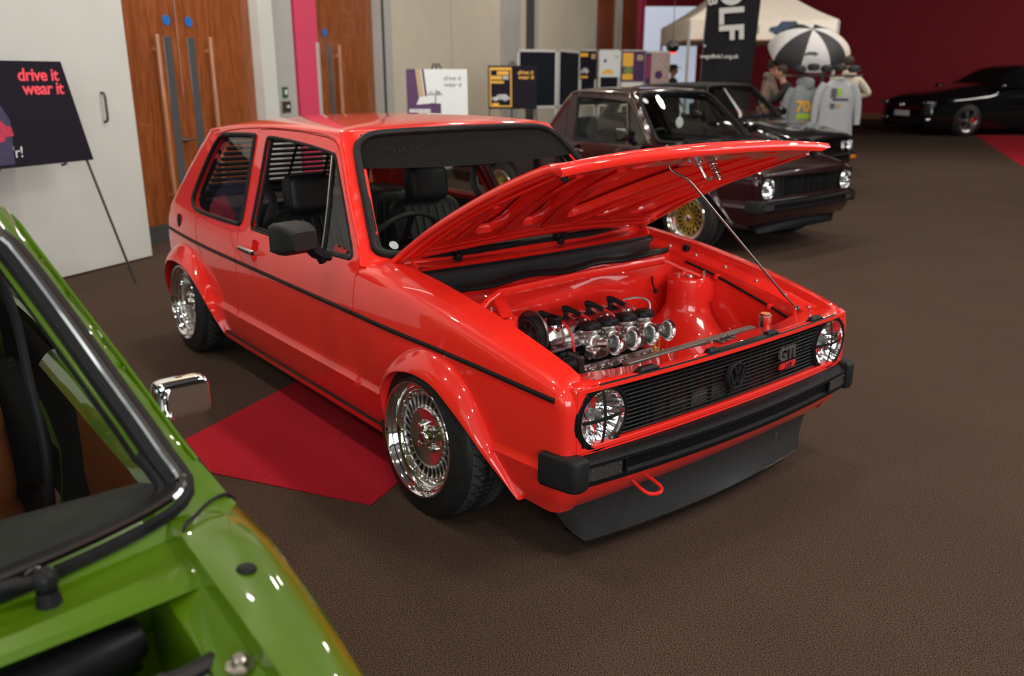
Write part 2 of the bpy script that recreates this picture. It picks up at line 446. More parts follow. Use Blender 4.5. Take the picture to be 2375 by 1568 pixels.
def make_wheel(parent,loc,s,style='deep',camber=0.,steer=0.,R=.285,rim=.203,w=.23):
    """wheel whose outer face looks along s*y"""
    e=[]
    prof_t=[(rim-.004,.0),(rim+.006,-.002),(rim+.018,.004),(rim+.045,.008),(R-.022,.014),(R-.008,.021),(R,.034),(R+.001,w*.5),(R,w-.052),(R-.008,w-.036),(R-.022,w-.026),(rim+.04,w-.012),(rim+.01,w),(rim-.004,w)]
    mx=Matrix.Translation(loc)@Matrix.Rotation(steer,4,'Z')@Matrix.Rotation(camber*s,4,'X')@(Matrix.Rotation(PI/2*(1 if s>0 else -1),4,'X'))
    # local +z (after rotation) points inboard
    pr=[(rim+.005,-.003),(rim+.003,-.006),(rim-.002,-.006),(rim-.006,-.001),(rim-.009,.006),(rim-.012,.013),(rim-.017,.0145),(rim-.020,.020),(rim-.023,.030),(rim-.029,.032),(rim-.033,.036),(rim-.036,.046),(rim-.042,.050),(rim-.045,.060),(.15,.062)]
    if style=='mesh': pr=[(rim+.006,-.003),(rim+.004,-.006),(rim-.002,-.007),(rim-.008,0),(rim-.010,.02),(rim-.02,.03),(rim-.045,.036),(rim-.05,.045),(.14,.05)]
    rm=MB().lathe(pr,seg=64).lathe([(rim-.016,w),(rim-.03,w-.03),(rim-.05,.10)],seg=48)
    wh=rm.build('wheel',CHR,parent,mx=mx)
    ty=MB().lathe(prof_t,seg=72)
    td=MB().lathe([(R-.008,.024),(R-.0045,.028),(R+.0002,.036),(R+.0008,w*.5),(R+.0002,w-.036),(R-.0045,w-.028),(R-.008,w-.024)],seg=96)
    n=50
    for i in range(n):
        for q in (0,1):
            pts=[]
            for k in range(7):
                t=k/6; h=.028+(w-.056)*(.0+.45*t) if q==0 else w-.028-(w-.056)*(.0+.45*t)
                a=2*PI*(i+.0+.5*q)/n+(.30*t*t)
                r=R-.0002-.006*max(0,(.036-min(h,w-h))/.008)**1.2
                pts.append((r*math.cos(a),r*math.sin(a),h))
            ty.tube(pts,.0030,seg=4,flat=(.8,.9))
    for h in (w*.5-.014,w*.5+.014): ty.lathe([(R,h-.003),(R+.0022,h-.0028),(R+.0022,h+.0028),(R,h+.003)],seg=72)
    t=ty.build('tyre',TYRE,wh,mx=mx)
    ch=[t,td.build('tyre_tread',TREAD,wh,mx=mx)]
    d=.042
    if style=='deep':
        dk=MB().lathe([(.16,d+.03),(.158,d+.012),(.150,d+.010)],seg=48)
        ch.append(MB().lathe([(.0001,d+.010),(.070,d+.004),(.101,d-.003),(.107,d+.001),(.108,d+.03)],seg=56).build('polished_disc',POL,wh,mx=mx))
        v=MB(); v.lathe([(.148,d+.006),(.150,d),(.157,d-.001),(.160,d+.004),(.161,d+.03)],seg=64)
        v.lathe([(.104,d+.002),(.109,d-.001),(.114,d+.004),(.114,d+.03)],seg=64)
        for i in range(30):
            a=2*PI*i/30;ca,sa=math.cos(a),math.sin(a)
            pts=[((.104+.012*k)*math.cos(a+.03*k*k/4),(.104+.012*k)*math.sin(a+.03*k*k/4),d+.004+.004*math.sin(k/4*PI)) for k in range(5)]
            v.tube(pts,.0052,seg=6,flat=(1.6,.7))
        ch.append(v.build('vaned_ring',ALU,wh,mx=mx))
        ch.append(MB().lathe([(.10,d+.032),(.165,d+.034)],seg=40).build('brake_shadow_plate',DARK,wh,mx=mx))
        for i in range(20 if s<0 else 0):
            a=2*PI*(i+.5)/20; c=((.1585)*math.cos(a),(.1585)*math.sin(a))
            ch.append(MB().cyl((c[0],c[1],d+.003),(c[0],c[1],d-.009),.0042,seg=6).build('rim_bolt',CHR,wh,mx=mx))
        ch.append(MB().lathe([(.0001,d-.020),(.018,d-.020),(.022,d-.017),(.025,d-.008),(.038,d),(.040,d+.006)],seg=32).build('hub_cap',CHR,wh,mx=mx))
        ch.append(MB().lathe([(.0001,d-.0215),(.015,d-.0215),(.016,d-.019)],seg=24).build('cap_badge',mat('cap_red',(.10,.005,.005),.3,coat=1,noise=.05),wh,mx=mx))
        for i in range(4):
            a=PI/4+i*PI/2;c=(.048*math.cos(a),.048*math.sin(a))
            ch.append(MB().lathe([(.016,0.006),(.016,-.002),(.0095,-.003),(.0095,-.010),(.007,-.012),(.0001,-.012)],(c[0],c[1],d),(0,0,1),seg=12).build('lug_nut',CHR,wh,mx=mx))
    elif style=='mesh':
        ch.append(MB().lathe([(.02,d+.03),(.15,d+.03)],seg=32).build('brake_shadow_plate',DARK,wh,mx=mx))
        v=MB()
        for i in range(16):
            for sg in (-1,1):
                pts=[]
                for k in range(5):
                    t=k/4;r=.04+.108*t;a=2*PI*i/16+sg*.42*t
                    pts.append((r*math.cos(a),r*math.sin(a),d+.004-.014*math.sin(t*PI*.6)))
                v.tube(pts,.0048,seg=6)
        v.lathe([(.144,d+.004),(.146,d-.004),(.153,d-.002),(.156,d+.008)],seg=48)
        v.lathe([(.03,d-.008),(.044,d-.01),(.048,d+.004)],seg=32)
        ch.append(v.build('mesh_spokes',GOLD,wh,mx=mx))
        ch.append(MB().lathe([(.0001,d-.016),(.022,d-.016),(.030,d-.012),(.032,d)],seg=24).build('hub_cap',CHR,wh,mx=mx))
        ch.append(MB().lathe([(.0001,d-.018),(.015,d-.018),(.016,d-.015)],seg=20).build('cap_badge',DARK,wh,mx=mx))
    else:
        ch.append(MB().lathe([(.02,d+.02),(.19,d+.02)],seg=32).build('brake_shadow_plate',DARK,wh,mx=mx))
        v=MB();v.lathe([(.0001,.0),(.03,.0),(.04,.01),(.045,.04)],seg=24)
        for i in range(5):
            a=2*PI*i/5
            for sg in (-1,1):
                v.tube([(.035*math.cos(a),.035*math.sin(a),.012),(.10*math.cos(a+sg*.10),.10*math.sin(a+sg*.10),.010),((rim-.01)*math.cos(a+sg*.16),(rim-.01)*math.sin(a+sg*.16),.018)],.012,seg=6,flat=(1.3,.8))
        ch.append(v.build('spokes',mat('alloy_grey',(.35,.35,.36),.3,metal=.9,noise=.05),wh,mx=mx))
        ch.append(MB().box(-.16,-.09,-.05,.05,.022,.05,b=.01).build('brake_caliper',REDWIRE,wh,mx=mx))
    return wh
def headlight(car,c,r,s,cross=True):
    """round lamp looking along +x"""
    ax=(1,0,0);cx_,cy_,cz_=c
    ring=MB().lathe([(r*.955,-.01),(r*.965,.010),(r*1.0,.014),(r*1.11,.012),(r*1.165,.004),(r*1.18,-.02),(r*1.14,-.03)],c,ax,64)
    if cross:
        for a in (.6,2.3,3.9,5.4): ring.box(cx_+.004,cx_+.016,cy_+r*1.06*math.cos(a)-.006,cy_+r*1.06*math.cos(a)+.006,cz_+r*1.06*math.sin(a)-.006,cz_+r*1.06*math.sin(a)+.006,b=.002)
    h=ring.build('headlight',PLAS,car)
    MB().lathe([(r*.97,.006),(r*.955,.0135),(r*.93,.0125),(r*.915,.004),(r*.90,-.004)],c,ax,64).build('chrome_rim',CHR,h)
    m=MB()
    def f(u,v):
        a=2*PI*u;rr=r*.92*v; k=.0042*math.cos(a*18)*(v>.35)*math.sin(v*PI)+.003*math.sin(a*5+v*6)*(v>.2)*math.sin(v*PI)
        return (cx_-.050+.046*(v*v)+k,cy_+rr*math.cos(a),cz_+rr*math.sin(a))
    m.grid(f,96,10,closeu=True)
    m.build('reflector',mat('reflector_silver',(.92,.92,.93),.13,metal=1,noise=.02),h,ang=30)
    MB().lathe([(.0001,-.004),(.016,-.008),(.020,-.018),(.020,-.045)],c,ax,24).build('bulb_shield',mat('bulb_grey',(.25,.25,.24),.35,metal=.6,noise=.05),h)
    MB().lathe([(.0001,.020),(r*.4,.0185),(r*.75,.014),(r*.92,.006)],c,ax,48).build('lens',LENS,h)
    if cross:
        t=MB()
        def dome(d): return .0215-.013*(d/(r*.92))**2
        for hor in (0,1):
            def g(u,v):
                a=(u*2-1)*r*.90;b=(v*2-1)*.0062
                p=(cy_+a,cz_+b) if hor else (cy_+b,cz_+a)
                return (cx_+dome(abs(a)),p[0],p[1])
            t.grid(g,16,1)
        t.build('lens_tape_cross',RUBM,h)
    return h
def classic_car(name,label,cat,loc,rz,paint,cfg,group=None):
    car=empty(name,loc,rz); tag(car,label,cat,group)
    g=cfg.get
    near=g('near',True); style=g('style','hatch'); st=.03 if near else .05
    CR=(.3555,.3745)
    # ---- body shell: quarter panels, pillars, windscreen surround
    edge=[];n=120 if near else 60
    x0=XR(1.2)+.08-.126;
    for i in range(n+1):
        xp=x0+( -.70-x0)*i/n; edge.append((xp,ZE(xp)))
    zc=ZE(0);xc=XCW(zc)
    for i in range(1,17): xp=-.70+(xc+.70)*i/16; edge.append((xp,ZE(xp)))
    wo=[(XCW(1.262),1.262),(-.60,1.260),(-.74,1.256),(-.795,1.252),(-.825,1.243),(-.838,1.228),(-.835,1.205),(-.57,.945),(-.50,.880),(-.470,.856),(-.43,.840),(-.36,.830),(-.20,.822),(0,.818),(XCW(.816),.816)]
    low=[(XCW(.795),.795),(.0,.797),(-.3,.801),(-.42,.802),(-.47,.805),(-.486,.810)]
    loop=[(-1.69,.205)]+RARCH[::-1]+[(XR(.22)-.046,.205)]
    loop+=[(XR(z)-.046,z) for z in (.3,.45,.64,.8,.9,1.0,1.1,1.17)]
    loop+=edge+wo+low
    dro=[(x+ (.005 if k<10 else (-.006 if k>14 else 0)),z+(.004 if 8<=k<=14 else 0)) for k,(x,z) in enumerate(DOORO)]
    loop+=dro[4:]
    qw=smooth_loop(QWIN)
    for s in (-1,1):
        panel('body_side',[loop] if style=='caddy' else [loop,qw],shellmap,s,paint,car,st,flange=.03,rows=CR)
    # ---- roof
    ring=[(x,y) for x,y in edge]
    R3=[shellmap(*p) for p in ring]
    R3[-1]=(R3[-1][0],0.,R3[-1][2])
    rear=R3[0];RE=[]
    for i in range(1,9):
        y=rear[1]*(1-i/8); RE.append((rear[0]-.03*(1-(y/.6)**2)*1.0+.0,y,rear[2]+.008*(1-(y/.6)**2)))
    half=RE[::-1]+R3
    full=[(x,-y,z) for x,y,z in half]+[(x,y,z) for x,y,z in half[::-1][1:-1]]
    nr=len(full)
    def roof(u,v):
        i=int(round(u*nr))%nr; p=full[i]; k=1-v
        sx=clip(p[0],-1.6 if style=='caddy' else -1.95,-1.35); q=(sx+k*(p[0]-sx),k*p[1])
        zz=(ZG(clip(q[0],-2.5,-.9))+.004)*(1-k*k)+p[2]*k*k
        return (q[0],q[1],zz+.020*math.sqrt(max(0,1-k**7))+.024*(1-k*k))
    vs=[0,.006,.015,.03,.05,.08,.12,.18,.26,.36,.5,.66,.84,1]
    V=[];
    for i in range(nr):
        for v in vs: V.append(roof(i/nr,v))
    nv=len(vs);Fc=[(i*nv+j,i*nv+j+1,((i+1)%nr)*nv+j+1,((i+1)%nr)*nv+j) for i in range(nr) for j in range(nv-1)]
    roofm=g('roofmat',paint)
    MB().add(V,Fc).build('roof',roofm,car,60)
    for s in (-1,1):   # drip rail over the door and down the pillar
        rp=([] if style=='caddy' else [(-2.35,1.190),(-2.1,1.225)])+[(-1.75,1.250),(-1.5,1.257),(-1.2,1.257),(-1.04,1.250),(-.955,1.237),(-.905,1.212),(-.85,1.160),(-.70,1.012),(-.54,.868)]
        rp=resample(rp,40);pts=[]
        for x,z in rp:
            p=shellmap(x,z);pts.append((p[0],s*(p[1]+.003),p[2]))
        MB().tube(pts,.0045,seg=6).build('drip_rail',paint,car)
    # inner black headliner, floor and tub
    MB().box(-2.0 if style=='caddy' else -2.55,-.42,-.70,.70,.17,.20).build('floor_pan',DARK,car)
    def hl(u,v):
        x=(-1.8 if style=='caddy' else -2.42)+(.88 if style=='caddy' else 1.5)*u;y=(v*2-1)*.56; return (x,y,1.235+.02*(1-(y/.56)**2)-.05*(abs(x+1.6)/.8)**2)
    MB().grid(hl,10,8).build('headliner',DARK,car)
    for s in (-1,1):
        xl=-1.95 if style=='caddy' else -2.6
        fn=lambda u,v:( xl+(-1.55-xl)*u, s*(W(xl+(-1.55-xl)*u,.22+.56*v)-.05), .22+.56*v)
        MB().grid(fn,6,4).build('inner_side_trim',DARK,car)
    fn=lambda u,v:(XR(.25+.55*v)+.06,(u*2-1)*.70,.25+.55*v)
    MB().grid(fn,6,4).build('inner_tailgate_trim',DARK,car)
    # ---- tail: hatch frame and lower tail panel
    def tailf(u,v):
        z=.22+.58*v;y=(u*2-1)*(W(XR(z)+.08,z)-.10);e=(W(XR(z)+.08,z)-.08)-abs(y)
        return (XR(z)-.04*(1-(y/.7)**2)+.02,y,z)
    tl=MB().grid(tailf,16,10).build('tailgate',paint,car)
    hp=[]
    for (y,z) in [(-.56,.82),(.56,.82),(.47,1.165),(-.47,1.165)]: hp.append((XR(z)-.012,y,z))
    MB().tube(smooth_loop(densify3(hp,.1),it=1),.03,seg=8,closed=True).build('hatch_frame',DARK,tl)
    # ---- windows
    def rub(loop,s,r,name,par,m=RUB,off=.002,closed=True,fm=shellmap):
        pts=[]
        for x,z in densify(loop,.035) if closed else loop:
            p=fm(x,z);pts.append((p[0],s*(p[1]+off),p[2]))
        return MB().tube(pts,r,seg=8,closed=closed,flat=(1,1)).build(name,m,par)
    def pane(loop,s,name,par,m,inset=.008,fm=shellmap):
        return panel(name,[loop],lambda x,z:(fm(x,z)[0],fm(x,z)[1]-inset,fm(x,z)[2]),s,m,par,.08,0)
    for s in (() if style=='caddy' else (-1,1)):
        q=rub(qw,s,.011,'quarter_window_seal',car)
        pane(qw,s,'glass',q,GLS)
    wl=[]
    wsp=wo[:-1]
    half_ws=[skin(x,z,True) for x,z in resample(wsp,60)]
    half_ws[0]=(half_ws[0][0],0,half_ws[0][2]); half_ws[-1]=(half_ws[-1][0],0.0,half_ws[-1][2])
    full_ws=[(x+.004,-y,z+.004) for x,y,z in half_ws]+[(x+.004,y,z+.004) for x,y,z in half_ws[::-1][1:-1]]
    seal=MB().tube(full_ws,.0165*g('seal_k',1),seg=10,closed=True).tube([(x-.012,y*.968,z-.014+(.012 if z<.9 else (-.006 if z>1.2 else 0))) for x,y,z in full_ws],.014,seg=8,closed=True).build('windscreen_seal',RUB,car)
    if g('chrome_seal'): MB().tube([(x+.017,y,z+.017) for x,y,z in full_ws],.0085,seg=8,closed=True).build('chrome_insert',CHR,seal)
    def wsg(u,v):
        z=.822+.434*v;ye=(W(XW(z)-RUP(z),z)-.035)*(1-.06*sstep((z-1.215)/.04)-.04*sstep((.86-z)/.04)); y=(u*2-1)*ye; return ws_pt(y,z,-.002)
    MB().grid(wsg,24,12).build('windscreen_glass',g('wsglass',GLS),seal)
    if g('sunstrip'):
        def stp(u,v):
            y=(u*2-1);z0=1.118+.012*y*y;z=z0+(1.256-z0)*v;ye=(W(XW(z)-RUP(z),z)-.036)*(1-.07*sstep((z-1.210)/.045))
            return ws_pt(y*ye,z,.002)
        sp=MB().grid(stp,30,6).build('windscreen_sun_strip',mat('sun_strip',(.010,.0092,.0095),.75,spec=.06,noise=.06),seal)
        a=Vector(ws_pt(-.36,1.19,.004));b=Vector(ws_pt(-.30,1.19,.004));c_=Vector(ws_pt(-.36,1.22,.004))
        text_mesh('strip_lettering','byTETY',.05,mat('strip_letters',(.014,.013,.0135),.6,spec=.1,noise=.05),sp,frame(a,b-a,c_-a),.0005)
    # ---- doors
    for s in (-1,1):
        dw=smooth_loop(DWIN)
        d=panel('door',[DOORO,dw,[(-1.425+.042*math.cos(2*PI*i/20),.716+.050*math.sin(2*PI*i/20)) for i in range(20)]],shellmap,s,paint,car,st,flange=.03,rows=CR)
        rub(dw,s,.008,'door_window_seal',d,off=-.004)
        # inner channel
        pts=[]
        for x,z in densify(dw,.05):
            p=shellmap(x,z);pts.append((p[0]+(-.0),s*(p[1]-.028),p[2]))
        MB().tube(pts,.011,seg=6,closed=True).build('window_channel',RUB,d)
        vp=[(-.955,1.172),(-.90,1.05),(-.85,.94),(-.795,.808)]
        pts=[(lambda p:(p[0],s*(p[1]-.004),p[2]))(shellmap(x,z)) for x,z in resample(vp,10)]
        MB().tube(pts,.0105,seg=8,flat=(1,1)).build('vent_window_post',RUB,d)
        pts2=[(p[0]+.004,p[1]+s*.009,p[2]) for p in pts]
        MB().tube(pts2,.003,seg=6).build('post_bright_strip',STEEL,d)
        vg=[(-.945,1.168),(-.925,1.160),(-.90,1.135),(-.72,.972),(-.565,.838),(-.575,.813),(-.79,.810),(-.86,.96)]
        vgl=pane(vg,s,'vent_window_glass',d,GLS,.006)
        if s<0 and g('sticker'):
            q=shellmap(-.66,.838)
            a=Vector((q[0],-q[1]-.001,q[2])); 
            text_mesh('window_sticker_lettering','Outlaw',.034,REDWIRE,vgl,frame(a,(1,0,0),(0,.38,.93)),.0006,bold=.001)
        if g('side_glass',False) or (s>0 and g('far_glass',False)): pane(dw,s,'door_glass',d,GLS,.02)
        # inner door card with window sill
        fn=lambda u,v:(-1.62+1.12*u,s*(W(-1.0,.25+.53*v)-.055),.25+.53*v)
        dc=MB().grid(fn,8,6); 
        dc.build('door_card',g('trimmat',DARK),d)
        MB().grid(lambda u,v:(-1.62+1.12*u,s*(.748-.062*v),.790+.010*math.sin(v*PI)-.03*v*v),6,8).build('door_inner_rail',g('railmat',DARK),d)
        # handle with finger cup
        zh=.716
        p0=shellmap(-1.49,zh);yh=p0[1]
        MB().lathe([(.0001,-.030),(.026,-.028),(.042,-.018),(.054,-.006)],(-1.425,s*yh,zh),(0,s,0),28).build('handle_cup',paint,d)
        h=MB().superbox((-1.475,s*(yh+.022),zh),.088,.010,.0125,.4,20,10)
        h.box(-1.40,-1.375,s*(yh-.002),s*(yh+.026),zh-.012,zh+.012,b=.004).box(-1.565,-1.545,s*(yh-.002),s*(yh+.022),zh-.010,zh+.010,b=.004)
        hh=h.build('door_handle',CHR,d)
        MB().cyl((-1.387,s*(yh+.024),zh),(-1.387,s*(yh+.033),zh),.009,seg=14).box(-1.55,-1.41,s*(yh+.031),s*(yh+.0335),zh-.004,zh+.004,b=.001).build('handle_insert',PLAS,hh)
        if g('crease_trim',True):
            def strip(xa,xb,par):
                zz=lambda x:interp(x,[(-2.76,.643),(-1.6,.636),(-.47,.629),(.04,.621),(.3,.611),(.62,.590)])
                k=max(3,int((xb-xa)/.06));pts=[]
                for i in range(k+1):
                    x=xa+(xb-xa)*i/k;p=skin(x,zz(x),False);pts.append((p[0],s*(p[1]+.001),p[2]))
                MB().tube(pts,.0088,seg=8,flat=(1,.8)).build('belt_trim_strip',g('stripmat',RUB),par)
            strip(-1.632,-.486,d); 
    # ---- wings
    for s in (-1,1):
        top=[]
        for i in range(21):
            x=-.474+(1.164)*i/20*.985; top.append((x,ZF(min(x,.66))+.035))
        front=[(XF(z)+.03,z) for z in (.60,.5,.42,.35,.30,.27,.24,.21)]
        loop=[(-.439,.21),(-.447,.336),(-.470,.6),(-.483,.76),(-.480,.80)]+top+front+[(.55,.207)]+FARCH[::-1]+[(-.32,.207)]
        w_=panel('front_wing',[loop],wingmap,s,paint,car,st*.9,flange=.022,rows=CR,fdir=lambda u:(0,-1,0) if u[1]<ZF(min(u[0],.66)) else (0,0,-1))
        if g('crease_trim',True): 
            zz=lambda x:interp(x,[(-2.76,.643),(-1.6,.636),(-.47,.629),(.04,.621),(.3,.611),(.62,.590)])
            for xa,xb,par in ((-.478,.615,w_),(XR(.64)+.04,-1.646,car)):
                pts=[]
                for i in range(31):
                    x=xa+(xb-xa)*i/30;p=skin(x,zz(x),False);pts.append((p[0],s*(p[1]+.001),p[2]))
                MB().tube(pts,.0088,seg=8,flat=(1,.8)).build('belt_trim_strip',g('stripmat',RUB),par)
        # flares
        for OUT,LIP,nm in (((FARCH,FLIP,'front_arch_flare'),) if style=='caddy' else ((FARCH,FLIP,'front_arch_flare'),(RARCH,RLIP,'rear_arch_flare'))):
            N=56;A=resample(OUT,N);B=resample(LIP,N)
            def fl(u,v,A=A,B=B):
                i=int(round(u*N));a=A[i];p=skin(a[0],a[1],False);b=B[i]
                pa=Vector((p[0],p[1]+.002,p[2]));pb=Vector((b[0],min(b[2],W(b[0],b[1])+.012) if g('narrow') else b[2],b[1]))
                if v<=.001: return (pa.x,s*(pa.y-.012),pa.z)
                t=(v-.15)/.6
                if t<=1.0001:
                    t=max(0,t);mid=(pa+pb)/2;mid.y=pb.y*.62+pa.y*.38+(.003 if g('narrow') else .016)
                    q=pa*(1-t)**2+mid*2*t*(1-t)+pb*t*t
                    if t>0: q.y+=.004*min(1,t*12)
                else:
                    c=Vector((.03 if nm[0]=='f' else -2.37,pb.y,.20)); dr=(pb-c);dr.y=0;dr.normalize()
                    e=(v-.75)/.25; q=pb-Vector((0,.07*e,0))-dr*(-.006*e); q.y+=.004*(1-e)
                return (q.x,s*q.y,q.z)
            rows=[0,.15,.18,.22,.28,.36,.45,.55,.65,.72,.75,.765,.80,1.0]
            V=[fl(i/N,v) for i in range(N+1) for v in rows];nv=len(rows)
            Fc=[(i*nv+j,i*nv+j+1,(i+1)*nv+j+1,(i+1)*nv+j) for i in range(N) for j in range(nv-1)]
            MB().add(V,Fc).build(nm,paint,car,50)
        # wheel well liners
        for cx_ in ((.03,) if style=='caddy' else (0.03,-2.37)):
            fn=lambda u,v:(cx_+.305*math.cos(PI*u),s*(.606+.17*v),.24+.32*math.sin(PI*u))
            MB().grid(fn,20,3).build('wheel_well_liner',DARK,car)
        # sill
        def sill(u,v):
            x=-1.97+1.70*u; return (x,s*[.762,.782,.785,.778,.74][int(round(v*4))],[.214,.212,.190,.172,.165][int(round(v*4))])
        MB().grid(sill,20,4).build('sill',paint,car)
        MB().tube([(-1.93,s*.789,.2115),(-1.1,s*.790,.2115),(-.33,s*.789,.2115)],.0055,seg=6).build('sill_trim_strip',RUB,car)
    # fuel cap recess
    if near:
        p=skin(-2.545,.712,False);MB().lathe([(.0001,.004),(.030,.006),(.037,.004),(.040,-.004)],(p[0],-p[1],p[2]),(-.15,-1,.05),28).build('fuel_cap',RUBM,car)
    # ---- nose
    def bar(y0,y1,z0,z1,a0,a1,m,name,par,n=28,b=.002):
        mb=MB();sec=[(a0,z0+b),(a0+b,z0),(a1-b,z0),(a1,z0+b),(a1,z1-b),(a1-b,z1),(a0+b,z1),(a0,z1-b)]
        V=[];
        for i in range(n+1):
            y=y0+(y1-y0)*i/n
            for a,z in sec: V.append((F(y)+a,y,z))
        k=8;Fc=[(i*k+j,i*k+(j+1)%k,(i+1)*k+(j+1)%k,(i+1)*k+j) for i in range(n) for j in range(k)]
        Fc+= [tuple(range(k)),tuple(n*k+j for j in range(k))[::-1]]
        mb.add(V,Fc)
        return mb.build(name,m,par) if name else mb
    G=bar(-.700,.700,.609,.6255,-.035,.004,paint,None,None)
    for args in ((-.700,.700,.421,.437,-.035,.004),(-.703,-.686,.421,.6255,-.06,.004),(.686,.703,.421,.6255,-.06,.004)):
        mb=bar(*args,paint,None,None); G.add(mb.V,mb.F)
    G.build('grille_surround',paint,car)
    gr=MB()
    ns=13 if near else 9
    lamps=[(.605,.084),(.43,.070)] if g('quad') else [(.602,.104)]
    for i in range(ns):
        z=.4435+(.604-.4435)*i/(ns-1);cut=[]
        for yc,rr in lamps:
            dz=z-.519
            if abs(dz)<rr: c_=math.sqrt(rr*rr-dz*dz);cut+=[(yc-c_,yc+c_),(-yc-c_,-yc+c_)]
        pos=-.690;segs=[]
        for a0,a1 in sorted(cut):
            if a0>pos: segs.append((pos,a0))
            pos=max(pos,a1)
        if pos<.690: segs.append((pos,.690))
        for a0,a1 in segs:
            mb=bar(a0,a1,z-.0028,z+.0028,-.030,-.010,GRIL,None,None,max(3,int(24*(a1-a0)/1.38)),.0012); gr.add(mb.V,mb.F)
    for y in (-.40,-.30,-.20,-.10,.0,.10,.20,.30,.40): gr.box(F(y)-.034,F(y)-.016,y-.0015,y+.0015,.438,.608)
    for a0,a1 in ((-.50,-.36),(.36,.50)):
        if not g('quad'): mb=bar(a0,a1,.438,.608,-.036,-.028,GRIL,None,None);gr.add(mb.V,mb.F)
    grille=gr.build('grille',GRIL,car)
    if g('quad'):
        for s in (-1,1):
            headlight(car,(F(.61)-.006,s*.605,.522),.073,s,False)
            headlight(car,(F(.43)-.006,s*.43,.522),.060,s,False)
    else:
        for s in (-1,1): headlight(car,(F(.602)-.012,s*.602,.517),.0945,s,g('cross',near))
    if near:
        # round badge with V over W
        c=(F(0)+.004,0,.527)
        bd=MB().lathe([(.039,-.006),(.039,.003),(.0415,.007),(.045,.007),(.0475,.003),(.0475,-.01)],c,(1,0,0),48)
        def seg(a,b,w=.0048):
            a=Vector(a);b=Vector(b);d=(b-a).normalized();n_=Vector((-d.y,d.x))*w
            P=[a+n_,a-n_,b-n_,b+n_]; V=[(c[0]-.004,c[1]+p.x,c[2]+p.y) for p in P]+[(c[0]+.005,c[1]+p.x,c[2]+p.y) for p in P]
            bd.add(V,[(0,1,2,3),(7,6,5,4),(0,4,5,1),(1,5,6,2),(2,6,7,3),(3,7,4,0)])
        for sg in (-1,1):
            seg((sg*.017,.037),(sg*.0015,.004),.0042); seg((sg*.036,.020),(sg*.015,-.038),.0042); seg((sg*.015,-.038),(sg*.0015,-.006),.0042)
        bd.build('nose_badge',PLASG,grille)
        mx=frame((F(.31)+.002,.300,.540),(-.026,1,0),(0,0,1))
        text_mesh('grille_lettering','GTI',.066,mat('letter_grey',(.13,.125,.12),.35,metal=.4,noise=.05),grille,mx,.004,bold=.002,space=.95)
        rb=MB();
        P=[(.262,.486),(.352,.486),(.362,.505),(.270,.505)]
        rb.prism(P,lambda p:(F(p[0])+.004,p[0],p[1]),lambda p:(F(p[0])-.006,p[0],p[1]))
        rbp=rb.build('badge_plate',mat('badge_red',(.75,.02,.02),.3,coat=1,noise=.03),grille)
        text_mesh('badge_numbers','16V',.021,mat('badge_ink',(.10,.01,.01),.4,noise=.03),grille,frame((F(.31)+.005,.312,.4955),(-.026,1,0),(0,0,1)),.001,bold=.0012,space=1.5)
    # front panel under the grille
    prof=[(.0,.4185),(.002,.414),(.001,.35),(-.004,.30),(-.018,.265),(-.04,.235),(-.060,.214),(-.066,.207),(-.09,.205)]
    fp=MB()
    def fpan(u,v):
        y=(u*2-1)*.700;i=v*(len(prof)-1);a,z=prof[int(round(i))];k=sstep((abs(y)-.60)/.1)
        yw=min(.700,W(XF(max(z,.21))-.035,max(z,.21))-.034);y=(u*2-1)*yw
        return (F(y)+a*(1)-.002*k,y,z)
    fp.grid(fpan,40,len(prof)-1).build('front_panel',paint,car,60)
    # ---- bumper
    def BX(y): return .052*(1-(y/.73)**2)+.694
    bsec=[(-.075,.398),(-.070,.412),(-.030,.414),(-.008,.405),(.0,.398),(.002,.388),(-.008,.382),(-.010,.350),(.001,.343),(.001,.330),(-.006,.324),(-.05,.322),(-.07,.33)]
    if g('low_bumper'): pass
    V=[];n=44;k=len(bsec)
    for i in range(n+1):
        y=-.728+1.456*i/n
        for a,z in bsec: V.append((BX(y)+a,y,z))
    Fc=[(i*k+j,i*k+(j+1)%k,(i+1)*k+(j+1)%k,(i+1)*k+j) for i in range(n) for j in range(k)]
    bp=MB().add(V,Fc).build('front_bumper',PLAS,car,30)
    for s in (-1,1):
        P=[(.705,.690),(.712,.716),(.705,.740),(.686,.752),(.575,.776),(.568,.770),(.568,.755),(.63,.735),(.655,.69)]
        e=MB();zt=.424;zb=.318;m_=len(P)
        rings=[(zb,.010),(zb+.006,.003),(zb+.014,0),(zt-.014,0),(zt-.006,.003),(zt,.010)]
        cx_=sum(p[0] for p in P)/m_;cy_=sum(p[1] for p in P)/m_;V=[]
        for z,ins in rings:
            for x,y in P:
                d=math.hypot(x-cx_,y-cy_);V.append((x-(x-cx_)/d*ins,s*(y-(y-cy_)/d*ins),z))
        Fc=[(r*m_+j,r*m_+(j+1)%m_,(r+1)*m_+(j+1)%m_,(r+1)*m_+j) for r in range(5) for j in range(m_)]+[tuple(range(m_))[::-1],tuple(5*m_+j for j in range(m_))]
        e.add(V,Fc).build('bumper_end_cap',PLASG,bp,50)
        if g('indicators',True):
            il=MB()
            def ind(u,v,s=s):
                y=s*(.560+.125*u);z=.342+.044*v;return (BX(y)-.001,y,z)
            il.grid(ind,10,3)
            for yy in (.572,.674): il.sphere((BX(yy)+.001,s*yy,.350),.004,.5,1,1,8,6); il.sphere((BX(yy)+.001,s*yy,.378),.004,.5,1,1,8,6)
            il.build('indicator_lamp',SMK,bp)
            MB().box(BX(.548)-.012,BX(.548)+.005,s*.543,s*.551,.338,.390,b=.002).build('lamp_bezel',PLAS,bp)
    # ---- chin spoiler
    sm=g('spoilermat',CARB)
